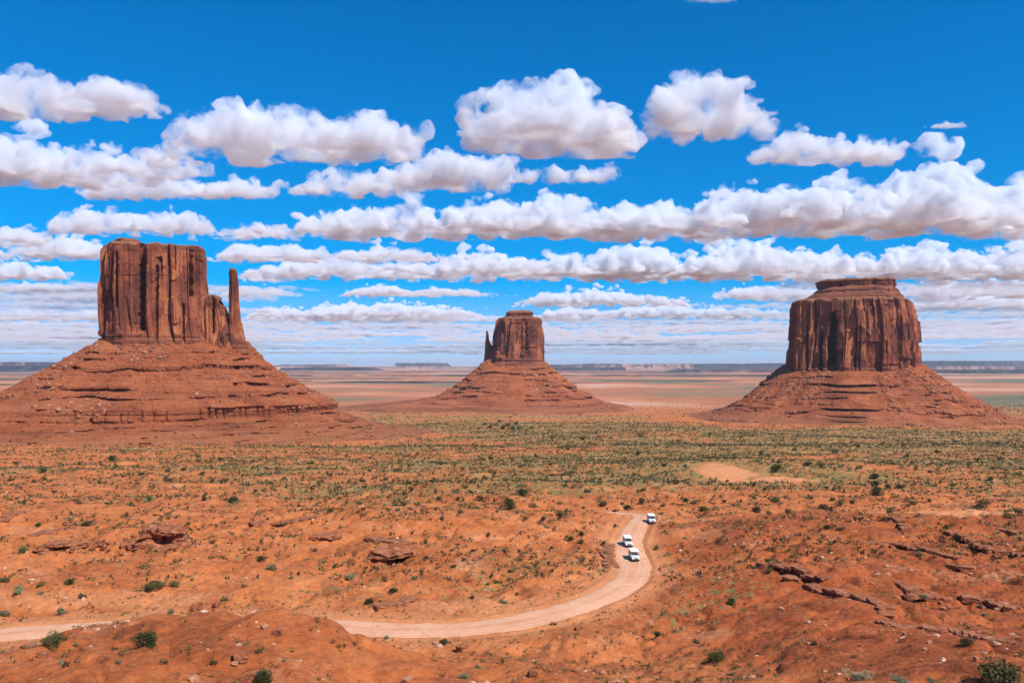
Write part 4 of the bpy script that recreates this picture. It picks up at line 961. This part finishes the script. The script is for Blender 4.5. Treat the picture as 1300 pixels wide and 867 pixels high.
# ------------------------------------------------------------------ the three open-sided tour trucks
M_WHITE = m_plain('white_paint', (0.78, 0.76, 0.73), 0.35, 0, 0.5, 0.05)
M_CANVAS = m_plain('white_canopy', (0.78, 0.77, 0.75), 0.7, 0, 0.2, 0.015)
M_BLACK = m_plain('black_rubber', (0.022, 0.021, 0.020), 0.75, 0, 0.3)
M_GLASS = m_plain('dark_windscreen', (0.015, 0.018, 0.022), 0.06, 0, 0.6)
M_LAMP = m_plain('headlamp_glass', (0.75, 0.75, 0.72), 0.1, 0, 0.8, 0.01)
M_STEEL = m_plain('painted_steel', (0.30, 0.30, 0.30), 0.45, 0.4, 0.5)
M_SEAT = m_plain('tan_seat_vinyl', (0.42, 0.33, 0.12), 0.6, 0, 0.3)
import bmesh
def bm_obj(name, bm, mat, parent, bev=0.0):
    if bev: bmesh.ops.bevel(bm, geom=bm.edges[:], offset=bev, segments=2, affect='EDGES', profile=0.6)
    bmesh.ops.recalc_face_normals(bm, faces=bm.faces[:])
    me = bpy.data.meshes.new(name); bm.to_mesh(me); bm.free(); me.materials.append(mat)
    o = bpy.data.objects.new(name, me); col.objects.link(o); o.parent = parent; return o
def add_box(bm, c, s, tilt=0.0):
    m = Matrix.Translation(c) @ Matrix.Rotation(tilt, 4, 'X') @ Matrix.Diagonal((*s, 1)); bmesh.ops.create_cube(bm, size=1.0, matrix=m)
def add_cyl(bm, c, r, l, axis='X', seg=20, r2=None):
    rot = Matrix.Rotation(math.pi / 2, 4, 'Y') if axis == 'X' else Matrix.Rotation(math.pi / 2, 4, 'X') if axis == 'Y' else Matrix.Identity(4)
    bmesh.ops.create_cone(bm, cap_ends=True, segments=seg, radius1=r, radius2=r2 or r, depth=l, matrix=Matrix.Translation(c) @ rot)
def add_side(bm, prof, hw):
    """a side profile [(y, z)] drawn out across the width"""
    A = [bm.verts.new((-hw, y, z)) for y, z in prof]; B = [bm.verts.new((hw, y, z)) for y, z in prof]; n = len(prof)
    bm.faces.new(A); bm.faces.new(B[::-1])
    for i in range(n): bm.faces.new((A[i], A[(i + 1) % n], B[(i + 1) % n], B[i]))
def make_truck():
    t = empty('tour_truck')
    bm = bmesh.new()
    arch = lambda yc: [(yc - 0.48, 0.48), (yc - 0.40, 0.76), (yc - 0.16, 0.90), (yc + 0.16, 0.90), (yc + 0.40, 0.76), (yc + 0.48, 0.48)]
    add_side(bm, [(-2.62, 0.46), (-2.72, 0.62), (-2.70, 1.00), (-2.50, 1.14), (-1.35, 1.26), (-1.20, 1.30), (2.75, 1.30), (2.80, 0.70), (2.78, 0.48)] + arch(1.75)[::-1] + arch(-1.70)[::-1], 1.0)
    body = bm_obj('body', bm, M_WHITE, t, 0.035)
    bm = bmesh.new(); add_box(bm, (0, -1.9, 1.235), (1.35, 1.1, 0.05), -0.10); bm_obj('bonnet', bm, M_WHITE, t, 0.02)
    bm = bmesh.new(); add_box(bm, (0, -0.98, 1.62), (1.72, 0.035, 0.72), 0.50)
    ws = bm_obj('windscreen', bm, M_GLASS, t)
    bm = bmesh.new()
    for s in (-1, 1): add_box(bm, (s * 0.90, -0.98, 1.62), (0.07, 0.06, 0.78), 0.50)
    add_box(bm, (0, -0.79, 1.97), (1.86, 0.10, 0.07)); bm_obj('frame', bm, M_WHITE, ws)
    bm = bmesh.new(); add_side(bm, [(-1.20, 2.22), (-1.26, 2.30), (-1.0, 2.42), (0.9, 2.50), (2.6, 2.42), (2.86, 2.30), (2.80, 2.22)], 1.05); bm_obj('canopy_roof', bm, M_CANVAS, t, 0.03)
    for y in (-0.80, 0.45, 1.6, 2.72):
        for s in (-1, 1):
            bm = bmesh.new(); add_box(bm, (s * 0.97, y, 1.76), (0.06, 0.06, 0.98)); bm_obj('post', bm, M_WHITE, t)
    for y in (-0.2, 0.75, 1.6, 2.4):
        bm = bmesh.new(); add_box(bm, (0, y, 1.34), (1.7, 0.48, 0.12)); add_box(bm, (0, y + 0.24, 1.60), (1.7, 0.10, 0.50), -0.12); bm_obj('bench_seat', bm, M_SEAT, t, 0.03)
    bm = bmesh.new(); add_box(bm, (0, -2.74, 0.52), (1.98, 0.16, 0.22)); add_box(bm, (0, 2.84, 0.55), (1.96, 0.12, 0.18)); bm_obj('bumper', bm, M_BLACK, t, 0.03)
    bm = bmesh.new()
    for k in range(4): add_box(bm, (0, -2.725, 0.74 + 0.07 * k), (1.05, 0.04, 0.035))
    add_box(bm, (0, -2.705, 0.85), (1.1, 0.02, 0.30)); bm_obj('grille', bm, M_BLACK, t)
    for s in (-1, 1):
        bm = bmesh.new(); add_cyl(bm, (s * 0.74, -2.715, 0.88), 0.12, 0.05, 'Y', 18); bm_obj('headlight', bm, M_LAMP, t)
        bm = bmesh.new(); add_box(bm, (s * 1.14, -0.95, 1.48), (0.20, 0.07, 0.16)); add_box(bm, (s * 1.02, -0.92, 1.42), (0.14, 0.03, 0.03)); bm_obj('wing_mirror', bm, M_BLACK, t, 0.01)
        bm = bmesh.new(); add_box(bm, (s * 1.012, -0.25, 0.95), (0.02, 1.0, 0.62)); d = bm_obj('door', bm, M_WHITE, t, 0.006)
        bm = bmesh.new(); add_box(bm, (s * 1.03, 0.14, 1.10), (0.025, 0.14, 0.03)); bm_obj('handle', bm, M_STEEL, d)
        for y in (-1.70, 1.75):
            bm = bmesh.new(); add_cyl(bm, (s * 0.86, y, 0.38), 0.38, 0.25, 'X', 28)
            w = bm_obj('wheel', bm, M_BLACK, t, 0.03)
            bm = bmesh.new(); add_cyl(bm, (s * 0.995, y, 0.38), 0.21, 0.03, 'X', 18); bm_obj('rim', bm, M_STEEL, w, 0.008)
    return t
def copy_tree(o, parent=None):
    c = o.copy(); col.objects.link(c)
    if parent: c.parent = parent
    for ch in list(o.children): copy_tree(ch, c)
    return c
tr = make_truck()
for j, (a, b, lb) in enumerate([(805, 710, 'nearest of three white canopied tour trucks coming down the dirt road'), (797, 693, 'white canopied tour truck at the left edge of the road, middle of the three'), (827, 665, 'farthest white tour truck, by itself at the upper bend of the road')]):
    o = tr if j == 0 else copy_tree(tr)
    x, y = px2(a, b, -40.5); i = int(np.argmin((ROAD[:, 0] - x) ** 2 + (ROAD[:, 1] - y) ** 2))
    o.location = (x, y, ROAD_Z[i] - 0.07)
    tdir = ROAD[max(i - 6, 0)] - ROAD[min(i + 6, len(ROAD) - 1)]; yaw = math.atan2(tdir[1], tdir[0]) + math.pi / 2
    yaw = (yaw + math.pi) % (2 * math.pi) - math.pi
    o.scale = (0.80, 0.80, 0.80); o.rotation_euler = (0, 0, yaw * 0.12 + 0.04); tag(o, lb, 'truck', 'white tour trucks on the dirt road')
# ------------------------------------------------------------------ clouds
def m_cloud(name, dens, sc):
    m = bpy.data.materials.new(name); m.use_nodes = True; nt = m.node_tree; nt.nodes.clear()
    out = nt.nodes.new('ShaderNodeOutputMaterial'); v = nt.nodes.new('ShaderNodeVolumePrincipled')
    v.inputs['Color'].default_value = (0.925, 0.948, 0.985, 1); v.inputs['Density'].default_value = dens; v.inputs['Anisotropy'].default_value = 0.0
    nt.links.new(v.outputs[0], out.inputs['Volume'])
    if sc:
        g = nt.nodes.new('ShaderNodeNewGeometry'); n = nt.nodes.new('ShaderNodeTexNoise'); n.inputs['Scale'].default_value = sc
        n.inputs['Detail'].default_value = 6; n.inputs['Roughness'].default_value = 0.66; n.inputs['Distortion'].default_value = 0.4
        mr = nt.nodes.new('ShaderNodeMapRange'); mr.inputs['From Min'].default_value = 0.42; mr.inputs['From Max'].default_value = 0.74; mr.inputs['To Max'].default_value = dens
        nt.links.new(g.outputs['Position'], n.inputs['Vector']); nt.links.new(n.outputs[0], mr.inputs['Value']); nt.links.new(mr.outputs[0], v.inputs['Density'])
    else:
        m.cycles.homogeneous_volume = True
    return m
M_CLOUD = m_cloud('cloud_vapour', 0.042, 0.0042)
M_CLOUD_FAR = m_cloud('thin_cloud_vapour', 0.003, 0)
H_CLOUD = 1300.0
def remeshed(V, Fc, vox):
    me = bpy.data.meshes.new('tmp'); me.from_pydata(V.tolist(), [], Fc.tolist()); o = bpy.data.objects.new('tmp', me); col.objects.link(o)
    md = o.modifiers.new('r', 'REMESH'); md.mode = 'VOXEL'; md.voxel_size = vox
    dg = bpy.context.evaluated_depsgraph_get(); e = o.evaluated_get(dg); m2 = e.to_mesh()
    n = len(m2.vertices); A = np.empty(n * 3, np.float32); m2.vertices.foreach_get('co', A)
    N = np.empty(n * 3, np.float32); m2.vertices.foreach_get('normal', N)
    L = np.empty(len(m2.loops), np.int32); m2.loops.foreach_get('vertex_index', L)
    q = np.empty(len(m2.polygons), np.int32); m2.polygons.foreach_get('loop_total', q)
    e.to_mesh_clear(); bpy.data.objects.remove(o); bpy.data.meshes.remove(me)
    fa = L.reshape(-1, 4) if (q == 4).all() else None
    return A.reshape(-1, 3).astype(float), N.reshape(-1, 3).astype(float), fa
def cloud(profile, ybase, label, depth=0.55, seed=0, mat=None, dist=None, dens=1.0, group='cumulus clouds in the blue sky', voxpx=1.5):
    """profile: photo outline of the cloud's top [(px, py)], ybase: photo row of its flat base (far edge)."""
    r = np.random.default_rng(100 + seed)
    Yb = dist or H_CLOUD / (ray(650, ybase)[2] / ray(650, ybase)[1])
    zb = ray(650, ybase)[2] / ray(650, ybase)[1] * Yb
    mp = Yb / F                                # metres per photo pixel there
    px = np.array([p[0] for p in profile], float); py = np.array([p[1] for p in profile], float)
    L = px[-1] - px[0]; Hh = max(ybase - py.min(), 4)
    n = int(130 * dens * max(0.5, L / Hh / 2.2)) + 12
    Vs, Fs = [], []; k = 0
    bv, bf = ICO2
    ph = r.uniform(0, 100)
    for i in range(n):
        x = r.uniform(px[0], px[-1]); top = np.interp(x, px, py); h = ybase - top
        gap = pn2(np.array([x / (Hh * 0.9) + ph]), np.array([0.3]), seed)[0]
        h *= 0.97 + 0.12 * gap; top = ybase - h
        if gap < -0.5 and r.random() < 0.5: continue
        if h < 2: continue
        rad = h * r.uniform(0.13, 0.36); rad = max(rad, 1.2)
        rad = min(rad, (x - px[0]) * 0.9 + 2, (px[-1] - x) * 0.9 + 2)
        t = r.random() ** 0.6
        dep = depth * Hh * 1.4 * r.uniform(-1, 1) * (1 - 0.45 * t)
        D = Yb - abs(depth * Hh * 1.4) * mp + dep * mp
        w = rad * D / F * 0.92
        ztop = (463 - top) / F * D - w * 1.12; zlo = zb + 0.3 * w
        if ztop < zlo:
            w *= 0.6; ztop = (463 - top) / F * D - w * 1.12
            if ztop < zb - w: continue
            zlo = min(zlo, ztop)
        c = np.array([(x - 650) * D / F, D, zlo + t * (ztop - zlo)])
        V = bv * w * np.array([1.1, 1.1, 0.9]) + c
        Vs.append(V); Fs.append(bf + k); k += len(bv)
    for i in range(int(8 * max(1, L / Hh / 2))):
        x = r.uniform(px[0] - 0.1 * L, px[-1] + 0.1 * L); hh = ybase - np.interp(x, px, py); w = Hh * r.uniform(0.03, 0.085) * mp
        D = Yb - depth * Hh * r.uniform(0.4, 2.2) * mp
        yy = (ybase - hh * r.uniform(0.98, 1.16)) if r.random() < 0.6 else ybase - r.uniform(-0.08, 0.1) * Hh
        cc = np.array([(x - 650) * D / F, D, (463 - yy) * D / F])
        if cc[2] < zb - 0.12 * Hh * mp: continue
        for q in range(3):
            Vs.append(bv * w * np.array([r.uniform(1, 2.4), 1.0, r.uniform(0.5, 1)]) + cc + r.normal(size=3) * w * np.array([1.4, 0.7, 0.5])); Fs.append(bf + k); k += len(bv)
    vox = max(voxpx * mp, 4.0)
    V, N, Fq = remeshed(np.concatenate(Vs), np.concatenate(Fs), vox)
    s = Hh * mp                                 # cloud height
    nz = np.clip(N[:, 2:3] + 0.6, 0.15, 1.0)
    d = np.zeros(len(V))
    a = 0.15 * s; f = 2.4 / s
    for o_ in range(4):
        d += a * (0.80 - 2.2 * np.abs(vn3(V[:, 0] * f, V[:, 1] * f, V[:, 2] * f, seed + o_ * 3)))
        a *= 0.52; f *= 2.1
    V2 = V + N * nz * d[:, None]
    zmin = zb + 0.07 * s + 0.05 * s * vn3(V[:, 0] * 5 / s, V[:, 1] * 5 / s, 0 * V[:, 0], seed + 40)
    V2, N, Fq = remeshed(V2, Fq, vox)
    zmin = zb + 0.07 * s + 0.05 * s * vn3(V2[:, 0] * 5 / s, V2[:, 1] * 5 / s, 0 * V2[:, 0], seed + 40)
    d = 0.02 * s * vn3(V2[:, 0] * 12 / s, V2[:, 1] * 12 / s, V2[:, 2] * 12 / s, seed + 20)
    V2 = V2 + N * d[:, None]
    low = V2[:, 2] < zmin
    V2[low, 2] = zmin[low] + (V2[low, 2] - zmin[low]) * 0.15
    ctr = np.array([V2[:, 0].mean(), V2[:, 1].mean(), zb])
    o = mesh_np('cloud', V2 - ctr, Fq, mat or M_CLOUD); o.location = ctr
    tag(o, label, 'cloud', group)
    return o
CL = [
 ([(-25, 118), (0, 95), (15, 90), (35, 87), (60, 103), (90, 110), (110, 100), (135, 98), (160, 110), (180, 118), (200, 140), (210, 155)], 163, 'white cumulus cloud highest at the left, cut by the left edge', 0.5),
 ([(-40, 185), (0, 165), (25, 163), (40, 172), (70, 190), (100, 200), (130, 195), (160, 200), (185, 195), (215, 195), (245, 215)], 246, 'long grey based cloud directly below the highest left cloud', 0.5),
 ([(212, 200), (235, 165), (255, 148), (280, 135), (300, 138), (330, 120), (360, 125), (385, 120), (397, 128), (407, 150), (430, 160), (455, 150), (480, 145), (497, 160), (510, 175), (528, 195)], 219, 'largest domed white cloud, upper left of the sky above the mitten shaped butte', 0.45),
 ([(105, 245), (125, 230), (180, 220), (230, 224), (260, 232), (300, 226), (320, 228), (352, 238)], 257, 'low ragged cloud trailing beneath the largest domed cloud', 0.4),
 ([(372, 248), (390, 232), (420, 218), (440, 208), (470, 215), (500, 215), (512, 230)], 256, 'small puffy cloud just right of the ragged trailing cloud', 0.4),
 ([(498, 240), (510, 215), (530, 197), (560, 188), (590, 190), (615, 188), (640, 185), (652, 205)], 250, 'tattered cloud bridging the largest dome and the round central cloud', 0.4),
 ([(583, 168), (586, 145), (595, 128), (610, 115), (630, 100), (650, 107), (670, 103), (690, 112), (710, 108), (735, 113), (755, 122), (770, 140), (785, 150), (800, 165), (813, 182)], 209, 'round bulky cloud at top centre above the smallest butte', 0.5),
 ([(630, 240), (650, 222), (690, 212), (740, 212), (780, 210), (800, 222)], 236, 'thin shred of cloud hanging under the round central cloud', 0.3),
 ([(820, 192), (830, 165), (840, 138), (855, 112), (875, 95), (900, 90), (930, 95), (945, 108), (960, 125), (975, 140), (990, 158), (1000, 175)], 189, 'heap shaped cloud with a pointed top, right of the round central cloud', 0.45),
 ([(955, 200), (975, 182), (995, 175), (1010, 165), (1040, 168), (1070, 175), (1100, 180), (1120, 178), (1147, 188)], 215, 'flattened tapering cloud lower right of the pointed heap cloud', 0.4),
 ([(1172, 165), (1190, 158), (1205, 150), (1230, 156)], 165, 'tiny wisp alone in the blue at the upper right', 0.3),
 ([(855, -1), (880, -8), (920, -10), (950, -1)], 5, 'wisp touching the top edge of the picture', 0.3),
 ([(52, 296), (75, 275), (100, 265), (135, 268), (165, 275), (200, 270), (235, 268), (260, 278), (274, 296)], 304, 'oval white cloud just above the top of the mitten shaped butte', 0.7),
 ([(-40, 330), (20, 310), (50, 300), (70, 300), (110, 305), (130, 315), (142, 328)], 335, 'grey and white cloud behind the left top corner of the mitten shaped butte', 0.8),
 ([(-60, 350), (10, 332), (40, 333), (70, 340), (90, 353)], 360, 'dark grey low cloud at the left edge beside the mitten shaped butte', 0.8),
 ([(272, 302), (300, 290), (330, 288), (370, 292), (400, 275), (440, 265), (480, 270), (510, 258), (540, 265), (565, 278)], 311, 'flat based cloud at the left end of the long middle row', 0.8),
 ([(552, 290), (575, 268), (600, 258), (640, 250), (680, 255), (700, 250), (725, 245), (745, 262), (765, 288)], 312, 'middle row cloud with two bright humps above the smallest butte', 0.7),
 ([(748, 290), (770, 265), (790, 255), (820, 262), (850, 255), (870, 268), (885, 295)], 312, 'short middle row cloud left of the long bank on the right', 0.7),
 ([(862, 300), (885, 275), (905, 250), (930, 232), (955, 240), (975, 250), (1000, 255), (1020, 250), (1040, 240), (1065, 235), (1090, 245), (1110, 243), (1130, 225), (1160, 220), (1185, 225), (1205, 210), (1222, 215), (1240, 235), (1300, 242), (1380, 260)], 313, 'longest and brightest cloud bank, running off the right edge above the massive butte', 0.6),
 ([(268, 330), (300, 308), (340, 312), (370, 310), (400, 320), (450, 320), (480, 310), (520, 318), (565, 330)], 338, 'flat cloud right of the mitten butte, under the row of humped clouds', 1.0),
 ([(295, 352), (350, 335), (420, 330), (480, 334), (540, 335), (600, 318), (640, 325), (690, 330), (735, 325), (752, 350)], 362, 'broad grey bottomed cloud stretched above the smallest butte', 1.2),
 ([(738, 350), (760, 322), (800, 310), (830, 315), (860, 325), (890, 330), (905, 350)], 363, 'humped cloud between the smallest and the massive butte', 0.9),
 ([(842, 350), (880, 332), (930, 310), (960, 308), (1000, 325), (1040, 320), (1080, 328), (1120, 330), (1160, 315), (1200, 318), (1250, 325), (1300, 315), (1380, 330)], 364, 'grey cloud bank just behind the flat top of the massive butte', 1.0),
 ([(422, 378), (460, 363), (500, 362), (520, 370), (560, 365), (600, 368), (645, 378)], 380, 'thin white cloud strip left of the smallest butte top', 1.8),
 ([(305, 405), (340, 390), (390, 393), (440, 386), (500, 383), (550, 392), (600, 395), (625, 407)], 410, 'bright flat cloud low in the gap between mitten and smallest butte', 2.0),
 ([(670, 405), (720, 388), (760, 395), (800, 390), (850, 385), (900, 392), (960, 390), (1010, 402)], 408, 'bright flat cloud low in the gap between smallest and massive butte', 2.0),
 ([(-60, 405), (30, 393), (80, 398), (120, 392), (160, 405)], 410, 'bright flat cloud low behind the left wall of the mitten shaped butte', 2.0),
 ([(1150, 392), (1200, 368), (1260, 372), (1300, 368), (1380, 385)], 396, 'grey cloud low at the right edge beside the massive butte', 1.4),
 ([(0, 380), (40, 370), (80, 372), (125, 368), (160, 378)], 382, 'narrow cloud strip beside the left wall of the mitten shaped butte', 1.5),
 ([(275, 376), (310, 362), (345, 364), (380, 375)], 378, 'small flat cloud right of the rock thumb', 1.2),
]
CL += [
 ([(-80, 300), (-20, 285), (30, 290), (60, 300)], 318, 'small grey cloud at the left edge level with the top of the mitten shaped butte', 0.9),
 ([(905, 372), (960, 362), (1020, 366), (1080, 372)], 384, 'low grey cloud tucked behind the upper left of the massive butte', 1.6),
 ([(1145, 375), (1190, 355), (1250, 358), (1310, 352), (1400, 365)], 384, 'long grey cloud right of the flat top of the massive butte', 1.4),
 ([(640, 392), (690, 372), (760, 368), (830, 374), (900, 388)], 394, 'grey flat cloud just right of the smallest butte top', 1.8),
 ([(-70, 372), (-10, 362), (60, 358), (130, 366)], 374, 'flat grey cloud touching the left wall of the mitten shaped butte', 1.5),
]
for i, (pr, yb, lb, dp) in enumerate(CL):
    cloud(pr, yb, lb, depth=dp, seed=i + 1, dens=1.0 if len(pr) > 5 else 0.6)
# the far low bank: flat shreds that merge into each other towards the horizon
def far_bank():
    r = np.random.default_rng(4); Vs, Fs, k = [], [], 0
    bv, bf = ICO2
    for i in range(900):
        py = 463 - 14 - 86 * r.random() ** 1.25; px = r.uniform(-150, 1450)
        if py < 405 and 330 < px < 960: continue
        if r.random() < 0.22 + 0.25 * math.sin(px / 130 + py / 9): continue
        Yd = H_CLOUD / ((463 - py) / F); mp = Yd / F
        Lp = r.uniform(14, 95); hp = r.uniform(1.2, 4.4) * (0.6 + 0.5 * (463 - py) / 50)
        for j in range(int(6 + Lp / 3)):
            x = px + r.uniform(-1, 1) * Lp; w = r.uniform(4, 10); h = hp * r.uniform(0.5, 1.1) * (1 - 0.6 * (abs(x - px) / Lp) ** 2)
            c = np.array([(x - 650) * mp, Yd + r.uniform(-1, 1) * 26 * mp, H_CLOUD + h * mp * 0.5])
            Vs.append(bv * np.array([w * mp, r.uniform(6, 20) * mp, h * mp]) * (1 + 0.25 * r.uniform(-1, 1, (len(bv), 1))) + c); Fs.append(bf + k); k += len(bv)
    return np.concatenate(Vs), np.concatenate(Fs)
V_, F_ = far_bank()
tag(mesh_np('clouds', V_, F_, M_CLOUD_FAR), 'thin flat cloud layers fading towards the horizon', None, None, 'stuff')
